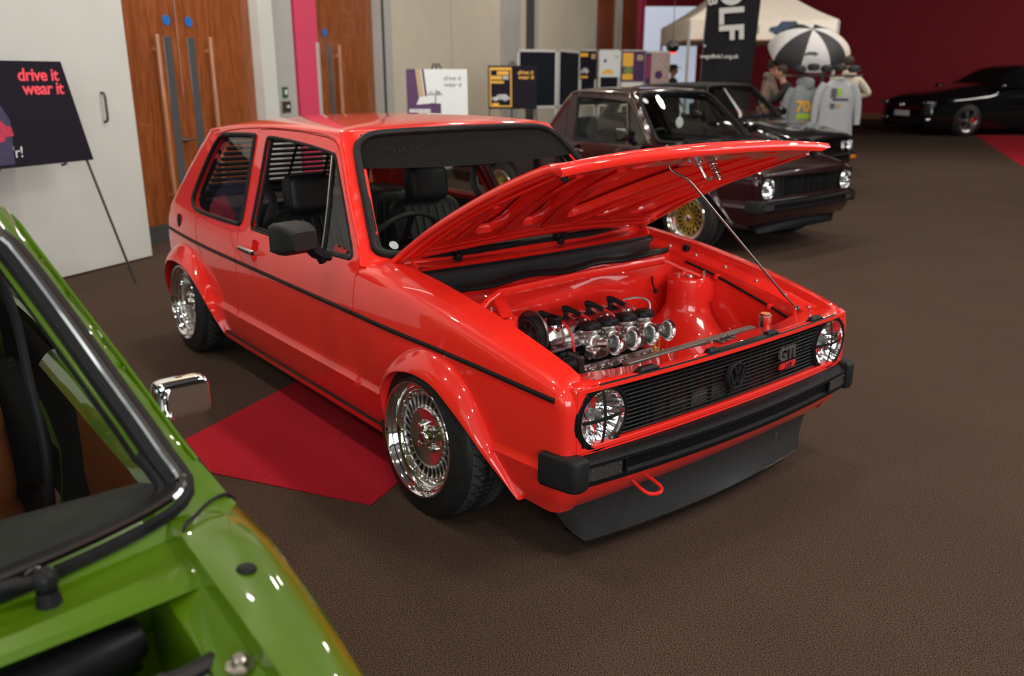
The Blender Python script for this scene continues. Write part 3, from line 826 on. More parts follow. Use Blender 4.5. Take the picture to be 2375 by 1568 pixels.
    def spl(u,v):
        t=u*2-1;at_=abs(t);yt=t*.690;yb=t*.618;k=sstep((at_-.945)/.055);top_x=F(yt)-.085-.055*k
        bx=.592+.060*(1-(min(at_,.95)/.95)**2)-.03*k
        z=.208*(1-v)+(.060+g('lip',0)+.012*(1-t**2)+.030*k)*v
        cx_=top_x+(bx-top_x)*v-.010*math.sin(v*PI)
        return (cx_,yt*(1-v)+yb*v,z)
    sp=MB().grid(spl,44,8).grid(lambda u,v:(lambda a,b:(a[0]-.11*v,a[1],a[2]-.004))(spl(u,1),0),44,1).build('chin_spoiler',sm,car,50)
    if g('sunstrip'):
        o_=Vector(spl(.815,.40));ex_=(Vector(spl(.83,.40))-o_);ez_=(Vector(spl(.815,.30))-o_);nn_=ex_.cross(ez_).normalized()
        text_mesh('spoiler_mark','7',.045,mat('mark_grey',(.09,.09,.09),.4,noise=.05),sp,frame(o_+nn_*.002,ex_,ez_),.0003)
    if near:
        for s in (-1,1): MB().superbox((.629,s*.682,.588),.034,.030,.047,.45,18,12).build('nose_corner_fillet',paint,car)
        P=[(.66,-.452,.262),(.70,-.455,.250),(.725,-.450,.243),(.738,-.430,.240),(.738,-.405,.240),(.725,-.388,.243),(.70,-.385,.250),(.66,-.388,.262)]
        MB().tube(resample(P,24),.0062,seg=8).build('tow_hook',RED,car)
    # ---- interior
    interior(car,g('trimmat',LEA),near,style)
    return car
def densify3(P,step):
    out=[];n=len(P)
    for i in range(n):
        a=Vector(P[i]);b=Vector(P[(i+1)%n]);k=max(1,int((b-a).length/step))
        out+=[tuple(a.lerp(b,j/k)) for j in range(k)]
    return out
def seat(car,y,m,x=-1.62,z=.30):
    r=Matrix.Translation((x,y,z))
    s=MB().superbox((0.12,0,.02),.26,.235,.10,.35,mx=None)
    st=s.build('front_seat',m,car,60,mx=r)
    a=-.36
    mx=r@Matrix.Translation((-.10,0,.28))@Matrix.Rotation(a,4,'Y')
    b=MB().superbox((0,0,0),.065,.235,.265,.40,36,24); b.build('backrest',m,st,60,mx=mx)
    pl=MB()
    for i in range(7):
        yy=-.15+.05*i
        pl.tube([(.069,yy,.20),(.071,yy,.0),(.069,yy,-.2)],.004,seg=6)
    pl.build('seat_pleats',LEAS,st,mx=mx)
    hm=r@Matrix.Translation((-.135,0,.612))@Matrix.Rotation(-.12,4,'Y')
    MB().superbox((0,0,0),.062,.122,.098,.38,32,20).build('headrest',m,st,60,mx=hm)
    for yy in (.06,-.06): MB().cyl((-.03,yy,-.16),(0,yy,-.08),.006).build('headrest_post',CHR,st,mx=hm)
    return st
def interior(car,m,near,style):
    seat(car,-.36,m);seat(car,.36,m)
    # rear bench with pleats
    if style!='caddy':
        b=MB().superbox((-2.12,0,.60),.08,.60,.24,.3,36,18)
        be=b.superbox((-1.93,0,.34),.22,.58,.09,.3,36,14).build('rear_bench',m,car,60)
        pl=MB()
        for i in range(20):
            yy=-.52+1.04*i/19; pl.tube([(-2.035,yy,.80),(-2.033,yy,.65),(-2.036,yy,.48)],.0042,seg=6)
        pl.build('seat_pleats',LEAS,be)
        MB().box(-2.62,-2.2,-.60,.60,.80,.815,b=.005).build('parcel_shelf',DARK,car)
    # dash
    def dash(u,v):
        y=(u*2-1)*.68;P=[(-.43,.800),(-.50,.822),(-.62,.818),(-.70,.79),(-.71,.74),(-.68,.60),(-.60,.45)]
        i=v*6;a=P[int(i)];bb=P[min(6,int(i)+1)];t=i-int(i)
        return (a[0]+(bb[0]-a[0])*t+bow(y)*.6*(1-v),y,a[1]+(bb[1]-a[1])*t-.01*(y/.68)**4)
    da=MB().grid(dash,20,18).build('dashboard',mat('dash_plastic',(.017,.018,.016),.6,noise=.1,nscale=40,bump=.3,bscale=500),car,60)
    sg=-1
    c=Vector((-.84,sg*.36,.775));q=Matrix.Translation(c)@Matrix.Rotation(-1.05,4,'Y')
    pts=[(.182*math.cos(2*PI*i/40),.182*math.sin(2*PI*i/40),0) for i in range(40)]
    sw=MB().tube(pts,.0125,seg=10,closed=True).build('steering_wheel',LEA,car,mx=q)
    h=MB().lathe([(.0001,.02),(.045,.018),(.055,-.01)],seg=24)
    for a in (0,PI,-PI/2): h.tube([(.04*math.cos(a),.04*math.sin(a),.0),(.175*math.cos(a),.175*math.sin(a),0)],.014,seg=6,flat=(.4,1.2))
    h.tube([(0,0,-.01),(0,0,-.22)],.02,seg=10).build('wheel_hub',PLAS,sw,mx=q)
# ------------------------------------------------------------------ bonnet (shared)
def bonnet(car,paint,ang,near=True,side=0):
    """bonnet built closed, then turned about its rear hinge by ang (radians)"""
    hx,hz=-.345,.822
    mx=Matrix.Translation((hx-(.045 if ang>.1 else 0),0,hz+(.020 if ang>.1 else 0)))@Matrix.Rotation(-ang,4,'Y')@Matrix.Translation((-hx,0,-hz))
    hy=.676 if ang>.1 else .648
    def top(x,y):
        e=(abs(y)/hy)
        return sinterp(x,[(-.40,.838),(-.30,.833),(-.1,.816),(.14,.779),(.38,.730),(.56,.682),(.63,.656),(.655,.640),(.668,.628)])-.012*e**4-.004
    def xe(y): return .030*(1-(y/.7)**2)
    def sk(u,v,d=0.):
        y=(u*2-1)*hy
        # rear edge curves with the windscreen base
        xr=-.372+.045*(1-(y/hy)**2)
        xf=.640+xe(y)*.9
        x=xr+(xf-xr)*v
        xx=-.372+(.640+.372)*v
        return (x,y,top(xx,y)+.006*(1-(y/hy)**2)-d)
    mb=MB().grid(lambda u,v:sk(u,v),36,30)
    # rolled edges
    def edge(u,v):
        # walk front lip and both sides
        t=u*4
        if t<1.5: b=sk(0,t/1.5,0);n=(0,-1);k=t/1.5
        elif t<2.5: b=sk(t-1.5,1,0);n=(1,0);k=1
        else: b=sk(1,1-(t-2.5)/1.5,0);n=(0,1);k=1-(t-2.5)/1.5
        if 1.5<=t<2.5: dz=[0,.004,.011,.030,.036][int(round(v*4))];o=[0,.005,.008,.004,-.006][int(round(v*4))]
        else: dz=[0,.003,.008,.018,.020][int(round(v*4))];o=[0,.003,.004,.002,-.008][int(round(v*4))]
        return (b[0]+n[0]*o,b[1]+n[1]*o,b[2]-dz)
    mb.grid(edge,80,4)
    hood=mb.build('bonnet',paint,car,50,mx=mx)
    if not near: return hood
    # pressed inner frame with openings
    def inner(a,b,lift=0.):   # a in [-1,1] across, b in [0,1] along
        p=sk((a+1)/2,b); 
        return (p[0],p[1],p[2]-.026-.014*sstep((1-abs(a))*8)*sstep((1-b)*12)*sstep(b*12)+lift)
    out=[(-.965,.012),(-.5,.006),(0,.004),(.5,.006),(.965,.012),(.972,.5),(.975,.955),(.5,.972),(0,.976),(-.5,.972),(-.975,.955),(-.972,.5)]
    holes=[]
    for sg in (-1,1):
        hs=[[(.21,.21),(.36,.21),(.50,.50),(.67,.84),(.66,.86),(.56,.86),(.38,.50)],
            [(.50,.21),(.68,.21),(.80,.46),(.87,.62),(.87,.84),(.82,.86),(.78,.84),(.62,.50)],
            [(.82,.22),(.88,.24),(.88,.44),(.86,.44)],
            [(.20,.88+.045),(.34,.925),(.34,.945),(.20,.945)],[(.50,.925),(.62,.925),(.62,.945),(.50,.945)]]
        for h in hs:
            h=[(x*sg,y) for x,y in h]; holes.append(smooth_loop(h,it=1))
    holes.append(smooth_loop([(-.05,.24),(.05,.24),(.22,.52),(.40,.84),(.38,.86),(-.38,.86),(-.40,.84),(-.22,.52)],it=1))
    scale=.64
    lo=[[(x*scale,y) for x,y in l] for l in [out]+holes]
    lo=[lo[0]]+lo[1:]
    def im(u,v): 
        # raised beads along the ribs
        bead=.004*math.sin(u*38)*math.sin(v*PI)
        p=inner(u/scale,v); return (p[0],p[1],p[2]-0*bead)
    vv,Fc,LP=fill2d(lo,.03)
    im_=MB(); im_.add([im(*v) for v in vv],[f for f in Fc])
    for li,l in enumerate(LP):
        n=len(l);P=[im(*u) for u in l]
        cxm=sum(p[0] for p in l)/n;cym=sum(p[1] for p in l)/n
        A=[];B2=[]
        for (u,v),p in zip(l,P):
            du,dv=(cxm-u),(cym-v);L=math.hypot(du,dv) or 1
            k=.010 if li else -.004
            q=im(u+du/L*k,v+dv/L*k); A.append((q[0],q[1],q[2]+.007)); 
            q=im(u+du/L*k*1.3,v+dv/L*k*1.3);B2.append((q[0],q[1],q[2]+.034))
        im_.add(P+A+B2,[(i,(i+1)%n,n+(i+1)%n,n+i) for i in range(n)]+[(n+i,n+(i+1)%n,2*n+(i+1)%n,2*n+i) for i in range(n)])
    inn=im_.build('bonnet_inner_frame',paint,hood,55,mx=mx)
    # long pressed ribs on the frame
    rb=MB()
    def rp(pts,r=.011,fl=(.7,1.5)):
        q=[]
        for a,b in pts: 
            p=inner(a,b,-.002);q.append(p)
        rb.tube(resample(q,16),r,seg=6,flat=fl)
    for sg in (-1,1):
        rp([(sg*.12,.16),(sg*.30,.50),(sg*.48,.88)]); rp([(sg*.43,.16),(sg*.56,.50),(sg*.74,.88)],.010)
        rp([(sg*.75,.16),(sg*.83,.44),(sg*.90,.60)],.008); rp([(sg*.935,.06),(sg*.935,.5),(sg*.935,.93)],.008)
    rp([(-.9,.10),(0,.095),(.9,.10)],.010);rp([(-.9,.155),(0,.15),(.9,.155)],.006)
    rb.build('bonnet_ribs',paint,hood,40,mx=mx)
    st=MB()
    for i in range(44):
        p=inner(-.80+1.6*i/43,.055,-.0015); st.sphere(p,.0035,1,1,.5,6,4)
    st.build('bonnet_rivet_row',paint,hood,mx=mx)
    # rubber buffers, latch, hinges
    for sg in (-1,1):
        p=inner(sg*.93,.955); MB().cyl((p[0],p[1],p[2]),(p[0],p[1],p[2]-.026),.013,.010,seg=14).build('rubber_buffer',PLASG,hood,mx=mx)
        h=inner(sg*.955,.02)
        hm=MB(); hm.tube([(hx+.03,sg*.622,.70),(hx+.035,sg*.624,.76),(hx+.03,sg*.625,.805),(hx+.01,sg*.625,.828)],.010,seg=6,flat=(1.5,.45))
        hi=hm.build('bonnet_hinge',paint,car)
        for bx in (.02,.07): 
            q=inner(sg*.955,bx); MB().sphere((q[0],q[1],q[2]-.003),.0065,1,1,.6,10,6).build('hinge_bolt',ALUD,hi,mx=mx)
    la=inner(0,.935)
    lx=la[0]-.012;lz=la[2]
    L=MB().box(lx-.03,lx+.03,-.085,.085,lz-.004,lz+.001,b=.001).sphere((lx,-.06,lz-.005),.006,seg=8,rings=6).sphere((lx,.075,lz-.005),.006,seg=8,rings=6)
    # plate is mounted on the inner frame, hook and spring point away from it
    pl=L.build('latch_plate',ALU,hood,mx=mx)
    h=[(lx,-.02,lz-.004),(lx,-.021,lz-.03),(lx+.002,-.022,lz-.06),(lx+.004,-.022,lz-.075),(lx+.016,-.022,lz-.086),(lx+.024,-.022,lz-.078)]
    MB().tube(resample(h,16),[.008]*5+[.006]*12,seg=8,flat=(.6,1.2)).cyl((lx-.014,-.02,lz-.014),(lx+.014,-.02,lz-.014),.007).build('latch_hook',ALU,pl,mx=mx)
    sp=[]
    for i in range(90):
        a=2*PI*i/14;t=i/89; r=.014-.004*t
        sp.append((lx+r*math.cos(a),.045+r*math.sin(a),lz-.006-.068*t))
    MB().tube(sp,.0022,seg=5).cyl((lx,.045,lz),(lx,.045,lz-.084),.0045,seg=8).cyl((lx,.045,lz-.07),(lx,.045,lz-.078),.008,seg=10).build('latch_spring',STEEL,pl,mx=mx)
    return hood,mx,inner
def scuttle(car,paint,car_wipers=True,tray=CARB):
    """panel below the windscreen, rain tray and bulkhead seal"""
    def sc(u,v):
        y=(u*2-1)*.66;b=bow(y)
        P=[(-.440,.812),(-.425,.803),(-.345,.797),(-.335,.800),(-.290,.792),(-.282,.780)]
        i=v*5;a=P[int(i)];c=P[min(5,int(i)+1)];t=i-int(i);k=[1,1,.95,.9,.45,.40,.40]
        kk=k[int(i)]+(k[min(5,int(i)+1)]-k[int(i)])*t
        return (a[0]+(c[0]-a[0])*t+b*kk*.95-.02,y,a[1]+(c[1]-a[1])*t)
    s=MB().grid(sc,36,5); s.build('scuttle_panel',paint,car,30)
    def tr(u,v):
        y=(u*2-1)*.645;P=[(-.296,.786),(-.288,.785),(-.272,.775),(-.262,.725),(-.245,.700),(-.205,.692),(-.178,.700),(-.168,.742)]
        i=v*7;a=P[int(i)];c=P[min(7,int(i)+1)];t=i-int(i);k=.45-.2*v
        return (a[0]+(c[0]-a[0])*t+bow(y)*k-.01,y,a[1]+(c[1]-a[1])*t)
    if tray is None:      # open recess with heater duct instead of a tray
        def rc(u,v):
            y=(u*2-1)*.63;P=[(-.36,.79),(-.40,.775),(-.41,.70),(-.40,.625),(-.36,.60),(-.20,.60),(-.168,.62),(-.162,.742)]
            a=P[int(round(v*7))];return (a[0]+bow(y)*.4-.01,y,a[1])
        MB().grid(rc,30,7).build('cowl_recess',paint,car,40)
    t=MB().grid(tr,40,14).build('rain_tray',tray,car,30) if tray is not None else None
    if tray is CARB:
        pts=[(tr((y/.645+1)/2,0)[0]+.004,y,.788) for y in [(-.64+1.28*i/24) for i in range(25)]]
        MB().tube(pts,.0065,seg=6).build('tray_edge_seal',RUB,t)
    sl=[]
    for i in range(31):
        y=-.66+1.32*i/30; d=.012*math.sin(i*.55)
        sl.append((-.150+bow(y)*.35-.03*(y/.66)**2*(1 if y>0 else -.6)+d,y,.760-.012*abs(y)/.66+.005*math.sin(i*.8)+(.008 if i in(0,30) else 0)))
    b=MB().tube(sl,.0135,seg=8,flat=(1.0,1.1)); b.tube([(x+.012,y,z-.004) for x,y,z in sl],.007,seg=6).tube([(x-.010,y,z-.004) for x,y,z in sl],.007,seg=6)
    b.build('bulkhead_seal',RUB,car)
    if car_wipers:
        for y in (-.40,.135):
            px,pz=-.365,.800
            w=MB().lathe([(.0001,.034),(.012,.032),(.016,.026),(.0165,.004),(.022,-.002)],(px,y,pz),(.5,0,1),18)
            w.superbox((px-.008,y-.004,pz+.040),.022,.018,.014,.6,14,10)
            wi=w.build('wiper_spindle',RUB,car)
            q=[(px-.01,y,pz+.036),(px-.03,y+.05,pz+.046),(px-.052,y+.22,pz+.050),(px-.055+0.0,y+.40,pz+.052)]
            q=[(min(a[0],ws_pt(a[1],a[2])[0]+.035) if False else a[0]+bow(a[1])*.3,a[1],a[2]) for a in q]
            MB().tube(resample(q,16),.0068,seg=6,flat=(.6,1.1)).build('wiper_arm',RUB,wi)
            bl=[(q[2][0]-.012,y-.02,pz+.052),(q[2][0]-.002+.01,y+.2,pz+.054),(q[3][0]-.004,y+.46,pz+.052)]
            MB().tube(resample(bl,12),.006,seg=6,flat=(1.5,.5)).build('wiper_blade',RUB,wi)
def bay_shell(car,paint,near=True,sides=(-1,1)):
    """inner wings, bulkhead, towers, front crossmember"""
    for s in sides:
        rows=[(.652,0.),(.650,-.012),(.648,-.030),(.640,-.034),(.612,-.046),(.604,-.052),(.600,-.075),(.598,-.13),(.597,-.25),(.596,-.42)]
        def iw(u,v):
            x=-.40+1.03*u;r=rows[int(round(v*(len(rows)-1)))]
            z=ZF(x)+r[1]-.002; return (x,s*(r[0]-.0),max(z,.25) if v>.99 else z)
        MB().grid(iw,34,len(rows)-1).build('inner_wing',paint,car,35)
        # strut tower : a dome that flares down and out into the arch
        cx_,cy_=.030,.528
        def tw(u,v):
            a=2*PI*u;P=[(.040,.672),(.045,.678),(.075,.680),(.080,.679),(.088,.673),(.090,.662),(.091,.60),(.094,.555),(.104,.530),(.118,.505),(.160,.45),(.215,.39),(.27,.33),(.30,.26)]
            r,z=P[int(round(v*(len(P)-1)))]
            kx=1+.28*sstep((.52-z)/.25); x=cx_+r*kx*math.cos(a);y=cy_+r*math.sin(a)
            return (x,s*min(y,.599),z)
        t=MB().grid(tw,56,13,closeu=True)
        t.lathe([(.0001,.652),(.03,.652),(.040,.655),(.040,.673)],(cx_,s*cy_,0),(0,0,1),28)
        # web joining the tower to the inner wing
        t.box(cx_-.088,cx_+.088,s*.535,s*.60,.56,.672,b=.012)
        tw_=t.build('strut_tower',paint,car,40)
        m=MB().lathe([(.0001,.68),(.012,.68),(.015,.676),(.02,.664),(.034,.660)],(cx_,s*cy_,0),(0,0,1),24)
        for a in (.8,2.6,4.6): m.cyl((cx_+.062*math.cos(a),s*cy_+.062*math.sin(a),.676),(cx_+.062*math.cos(a),s*cy_+.062*math.sin(a),.698),.0065,seg=8)
        m.build('top_mount_nuts',ALU,tw_)
    # bulkhead
    rows=[(-.155,.742),(-.145,.745),(-.140,.735),(-.150,.715),(-.135,.695),(-.120,.66),(-.118,.62),(-.135,.59),(-.135,.50),(-.12,.46),(-.13,.25)]
    def bk(u,v):
        y=(u*2-1)*.60;i=v*(len(rows)-1);r=rows[int(round(i))];b=.014*math.sin(y*9+v*5)*(v>.25)
        return (r[0]+bow(y)*.3+b-.01,y,r[1])
    MB().grid(bk,40,len(rows)-1).build('bulkhead',paint,car,50)
    # bay floor
    MB().box(-.13,.50,-.595,.595,.20,.215).build('bay_floor',paint if near else DARK,car)
def red_bay(car):
    P_=RED
    # front crossmember (slam panel)
    def sl(u,v):
        y=(u*2-1)*.690;rows=[(.0,.6275),(-.004,.6305),(-.022,.630),(-.028,.626),(-.100,.618),(-.109,.612),(-.115,.59),(-.117,.54)]
        a,z=rows[int(round(v*7))]
        w=1+.25*math.exp(-((abs(y)-.5)/.12)**2)-.12*math.cos(y*14)
        return (F(y)+a*(w if v>.3 else 1),y,z+.004*math.cos(y*9)*(v>.2)+.010*sstep((abs(y)-.60)/.05)*(v>.1)-.045*sstep((abs(y)-.662)/.028))
    s_=MB().grid(sl,70,7)
    sp=s_.build('front_crossmember',P_,car,40)
    for y,w in ((-.42,.045),(-.12,.03),(.04,.19),(.20,.035),(.49,.04)):
        m=MB()
        def cap(u,v,y=y,w=w):
            yy=y-w+2*w*u;h=(.010 if w<.1 else .001)*sstep(u*5)*sstep((1-u)*5)
            r=[(.002,.6245),(.003,.631+h*.5),(-.004,.634+h),(-.020,.633+h),(-.025,.626)][int(round(v*4))]
            return (F(yy)+r[0],yy,r[1])
        m.grid(cap,16,4).build('grille_top_clip',RUB,sp)
    # lip seal along the crossmember
    MB().tube([(F(y)+.001,y,.6262) for y in [-.62+1.24*i/40 for i in range(41)]],.0035,seg=6).build('crossmember_seal',RUB,sp)
    MB().box(.445,.478,-.30,.40,.56,.575,b=.003).box(.45,.47,-.36,.42,.30,.56,b=.004).build('radiator',mat('radiator_top',(.16,.145,.13),.45,metal=.5,noise=.08),car)
    c=MB().lathe([(.0001,.034),(.018,.034),(.0235,.030),(.024,.0),(.020,-.006),(.020,-.04)],(.556,.335,.622),(0,0,1),32)
    cp=c.build('filler_cap',POL,car)
    MB().lathe([(.0001,.0355),(.017,.0355),(.0175,.034)],(.556,.335,.622),(0,0,1),24).build('cap_sticker',mat('orange_sticker',(.75,.25,.06),.4,noise=.1),cp)
    h=MB();
    for k,(y,r) in enumerate(((-.01,.013),(.02,.016),(.05,.012))):
        h.tube([(.622+r*math.cos(2*PI*i/16),y+r*.8*math.sin(2*PI*i/16),.632+.003*k) for i in range(16)],.0038,seg=8,closed=True)
    h.build('lock_mechanism',ALUD,sp)
    MB().tube([(.60,-.05,.632),(.62,-.05,.636)],.005).build('lock_pin',ALU,sp)
    # strut brace
    y0=.455
    b=MB().tube([(-.035,-y0,.735),(-.045,0,.742),(-.055,y0,.740)],.015,seg=12,flat=(1.25,.55))
    for sg in (-1,1):
        xb=-.035 if sg<0 else -.055
        pts=[(xb,sg*y0,.738),(xb+.06,sg*(y0+.03),.716),(.100,sg*(y0+.062),.690)]
        b.tube(pts,.020,seg=8,flat=(.22,1.15))
    b.tube([(-.035,-y0,.737),(-.02,-y0-.06,.722),(.02,-y0-.13,.70)],.015,seg=12)
    b.build('strut_brace',P_,car,50)
    MB().tube([(.010,-.578,.702),(.020,-.585,.700)],.0155,seg=12).build('brace_tube_end',mat('bare_bronze',(.25,.13,.08),.35,metal=.8,noise=.2),car)
    # inner wing details: studs, black buffer, cable
    for s in (-1,1):
        for x in (-.17,-.02,.14,.30,.44,.55):
            MB().lathe([(.0001,.006),(.006,.005),(.0075,0),(.0075,-.004)],(x,s*.626,ZF(x)-.038),(0,-.25*s,1),12).build('wing_bolt',ALU,car)
        MB().box(-.095,-.068,s*.632-.012,s*.632+.012,ZF(-.08)-.040,ZF(-.08)-.012,b=.004).build('rubber_buffer',RUB,car)
    cb=[(-.05,.595,.715),(.0,.582,.712),(.10,.586,.690),(.25,.588,.650),(.42,.588,.602),(.52,.575,.578),(.545,.55,.60)]
    MB().tube(resample(cb,40),.0055,seg=6).build('release_cable',RUB,car)
    for x,z in ((.13,.682),(.40,.607)): MB().box(x-.008,x+.008,.575,.60,z-.011,z+.011,b=.003).build('cable_clip',P_,car)
    MB().tube([(-.10,.44,.66),(-.07,.41,.64),(-.045,.40,.62)],.004,seg=6).sphere((-.04,.398,.615),.011,seg=10,rings=8).build('bulkhead_hose',RUB,car)
def prop_rod(car,base,top):
    pts=[base,(base[0]-.015,base[1]+.004,base[2]+.02)]
    b=Vector(base);t=Vector(top)
    bend=t+Vector((.03,-.01,-.045))
    P=[b,b+Vector((-.006,.0,.012))]+[b.lerp(bend,k/10) for k in range(1,11)]
    P+=[bend+(t-bend)*.3+Vector((-.02,-.045,.006)),t+Vector((-.012,-.060,-.004)),t+Vector((-.004,-.055,.012)),t]
    r=MB().tube(smooth_loop([tuple(p) for p in P],it=2,closed=False),.0042,seg=8).build('prop_rod',STEEL,car)
    MB().tube([t+Vector((-.004,-.050,.006)),t+Vector((0,-.02,.012)),t+Vector((.006,.016,.012))],[.010,.014,.012],seg=8,flat=(.7,1.1)).build('prop_clip',RUB,r)
    k=MB().tube([(b.x-.008,b.y-.0,b.z-.04),(b.x-.008,b.y,b.z+.008)],.010,seg=8,flat=(1,.5)).build('prop_bracket',RED,car)
    MB().lathe([(.004,-.006),(.010,-.005),(.012,0),(.010,.005),(.004,.006)],(b.x,b.y+.006,b.z+.004),(.3,1,0),16).build('prop_grommet',ALUD,k)
def build_engine(car):
    """transverse four-cylinder with individual throttle bodies, y to the car's left"""
    # frame: block centre x .02, y -.33..+.20
    ex=.045; tilt=math.radians(-14)
    base=Matrix.Translation((ex,-.085,.0))
    z0=.0
    bl=MB().box(-.085,.085,-.255,.235,.30,.475,b=.012,mx=base)
    for i in range(6): bl.box(.083,.096,-.24+.085*i,-.20+.085*i,.32,.46,b=.006,mx=base)
    bl.box(-.09,.10,-.285,-.235,.24,.50,b=.01,mx=base).box(-.12,.10,-.25,.34,.20,.33,b=.03,mx=base)
    e=bl.build('engine',ALUD,car,40)
    hd=MB().box(-.095,.092,-.262,.232,.472,.535,b=.006,mx=base)
    for i in range(4): hd.box(.088,.112,-.235+.118*i,-.165+.118*i,.478,.528,b=.010,mx=base)
    hd.tube([base@Vector((.10,-.27,.505)),base@Vector((.10,.0,.507)),base@Vector((.10,.22,.505))],.012,seg=8)
    hd.build('cylinder_head',RUB,e,40)
    cv=MB()
    def cov(u,v):
        t=v*2-1;P=[(-.098,.535),(-.098,.560),(-.090,.585),(-.070,.608),(-.045,.620),(0,.626),(.045,.620),(.070,.606),(.088,.580),(.094,.560),(.094,.535)]
        i=v*10;a=P[int(i)];b=P[min(10,int(i)+1)];q=i-int(i);y=-.262+.494*u
        k=1-.12*math.exp(-((u)/.02)**2)-.12*math.exp(-((1-u)/.02)**2)
        z=.535+(a[1]+(b[1]-a[1])*q-.535)*k+.004*(abs(math.sin(u*PI*8))>.9)*(abs(t)<.55)
        return base@Vector((a[0]+(b[0]-a[0])*q,y,z))
    cv.grid(cov,48,40)
    for yy in (-.2619,.2319): cv.prism([(-.098,.535),(-.090,.580),(-.060,.600),(.06,.598),(.084,.575),(.094,.535)],lambda p:base@Vector((p[0],yy,p[1])),lambda p:base@Vector((p[0],yy*1.01,p[1])))
    cv.box(-.106,.102,-.268,.238,.530,.542,b=.004,mx=base)
    for i in range(10):
        for sx in (-.100,.097):
            c=base@Vector((sx,-.25+.052*i,.545)); cv.cyl(c,c+Vector((0,0,.008)),.006,seg=8)
    for i in range(4):
        for sx in (-.052,.052):
            c=base@Vector((sx,-.17+.115*i,.610)); cv.lathe([(.0001,.012),(.009,.011),(.011,.007),(.012,0)],c,(0,0,1),12)
    cv.build('cam_cover',mat('cover_silver',(.50,.49,.49),.22,metal=1,noise=.05,nscale=40),e,35)
    oc=base@Vector((.045,-.205,.0))
    MB().lathe([(.030,.590),(.031,.612),(.028,.622),(.024,.624)],(oc.x,oc.y,0),(0,0,1),28).build('filler_neck',CHR,e)
    f=MB().lathe([(.026,.622),(.029,.626),(.029,.645),(.025,.650),(.0001,.651)],(oc.x,oc.y,0),(0,0,1),10)
    f.box(oc.x-.024,oc.x+.024,oc.y-.006,oc.y+.006,.649,.656,b=.003).build('oil_filler_cap',PLAS,e,25)
    # ignition leads
    for i in range(4):
        y=-.215+.118*i
        a=base@Vector((-.012,y,.63))
        pl=MB().tube([(a.x,a.y,a.z-.03),(a.x,a.y,a.z+.010)],[.009,.011],seg=10)
        pl.tube([(a.x-.012,a.y-.006,a.z+.018),(a.x,a.y,a.z+.020),(a.x+.02,a.y+.010,a.z+.016),(a.x+.060,a.y+.022,a.z+.004)],[.012,.0125,.010,.009],seg=10)
        pg=pl.build('plug_boot',RUB,e,50)
        w=[(a.x+.058,a.y+.022,a.z+.005),(a.x+.09,a.y+.03,a.z-.004),(a.x+.12,a.y+.035,a.z-.035),(a.x+.135,a.y+.036,a.z-.075),(a.x+.14,a.y+.035,a.z-.10)]
        MB().tube(resample(w,18),.0048,seg=8).build('ignition_lead',REDWIRE,pg)
    # cam pulley + belt on the car's right end
    pc=(.066,-.388,.588);ax=(0,-1,0)
    pu=MB().lathe([(.060,-.012),(.066,-.010),(.067,0),(.066,.012),(.060,.014),(.054,.012),(.054,-.01)],pc,ax,48)
    pu.lathe([(.0001,.016),(.013,.016),(.015,.010),(.024,.008),(.026,-.008)],pc,ax,24)
    for i in range(6):
        a=2*PI*i/6+.3; d=Vector((math.cos(a),0,math.sin(a)));c=Vector(pc)
        pu.tube([c+d*.018,c+d*.038,c+d*.058],[.011,.008,.012],seg=6,flat=(1,.6))
    p=pu.build('cam_pulley',mat('pulley_grey',(.045,.045,.047),.4,metal=.4,noise=.1),e,40)
    MB().cyl((pc[0],pc[1]-.014,pc[2]),(pc[0],pc[1]-.026,pc[2]),.0105,seg=6).lathe([(.011,.014),(.017,.015),(.018,.012)],pc,ax,20).build('pulley_bolt',ALUD,p)
    bt=[]
    c=Vector(pc)
    for i in range(15):
        a=math.radians(10)+math.radians(190)*i/14; bt.append((c.x+.070*math.cos(a),c.y,c.z+.070*math.sin(a)))
    low=[(-.03,c.y,.42),(.02,c.y,.30),(.08,c.y,.30),(.125,c.y,.38),(.142,c.y,.50)]
    loop=bt+low; loop=[loop[i] for i in range(len(loop))]
    n=len(loop);V=[]
    for k,(x,y,z) in enumerate(loop):
        a=Vector(loop[(k+1)%n])-Vector(loop[k-1]);a.normalize();nn=Vector((a.z,0,-a.x))*.0028
        for sx in (1,-1):
            for dy in (-.013,.013): V.append((x+nn.x*sx,y+dy,z+nn.z*sx))
    Fb=[]
    for k in range(n):
        q=((k+1)%n)*4;r=k*4
        for a_,b_ in ((0,1),(1,3),(3,2),(2,0)): Fb.append((r+a_,r+b_,q+b_,q+a_))
    MB().add(V,Fb).build('timing_belt',RUBM,p,60)
    # belt guard behind the pulley
    g=MB()
    def gd(u,v):
        a=math.radians(-20)+math.radians(200)*u;r=.086+.0*v;return (c.x-.008+r*math.cos(a),c.y+.016+.010*v,c.z+.004+r*math.sin(a))
    g.grid(gd,24,2); g.grid(lambda u,v:(lambda a,r:(c.x-.008+r*math.cos(a),c.y+.026,c.z+.004+r*math.sin(a)))(math.radians(-20)+math.radians(200)*u,.02+.066*v),24,3)
    g.build('belt_guard',mat('guard_steel',(.3,.3,.3),.3,metal=.9,noise=.08),e,50)
    # idler, hose
    MB().lathe([(.0001,.012),(.024,.012),(.026,.0),(.024,-.012)],(.072,-.388,.462),ax,24).lathe([(.0001,.012),(.045,.012),(.048,0),(.045,-.012)],(.05,-.388,.345),ax,28).build('tensioner_pulley',ALUD,e)
    # throttle bodies: four, opening forward and up
    ys=None
    dirv=Vector((math.cos(math.radians(14)),0,math.sin(math.radians(14)))).normalized()
    ys=[-.172,-.080,.018,.112]
    tb0=None
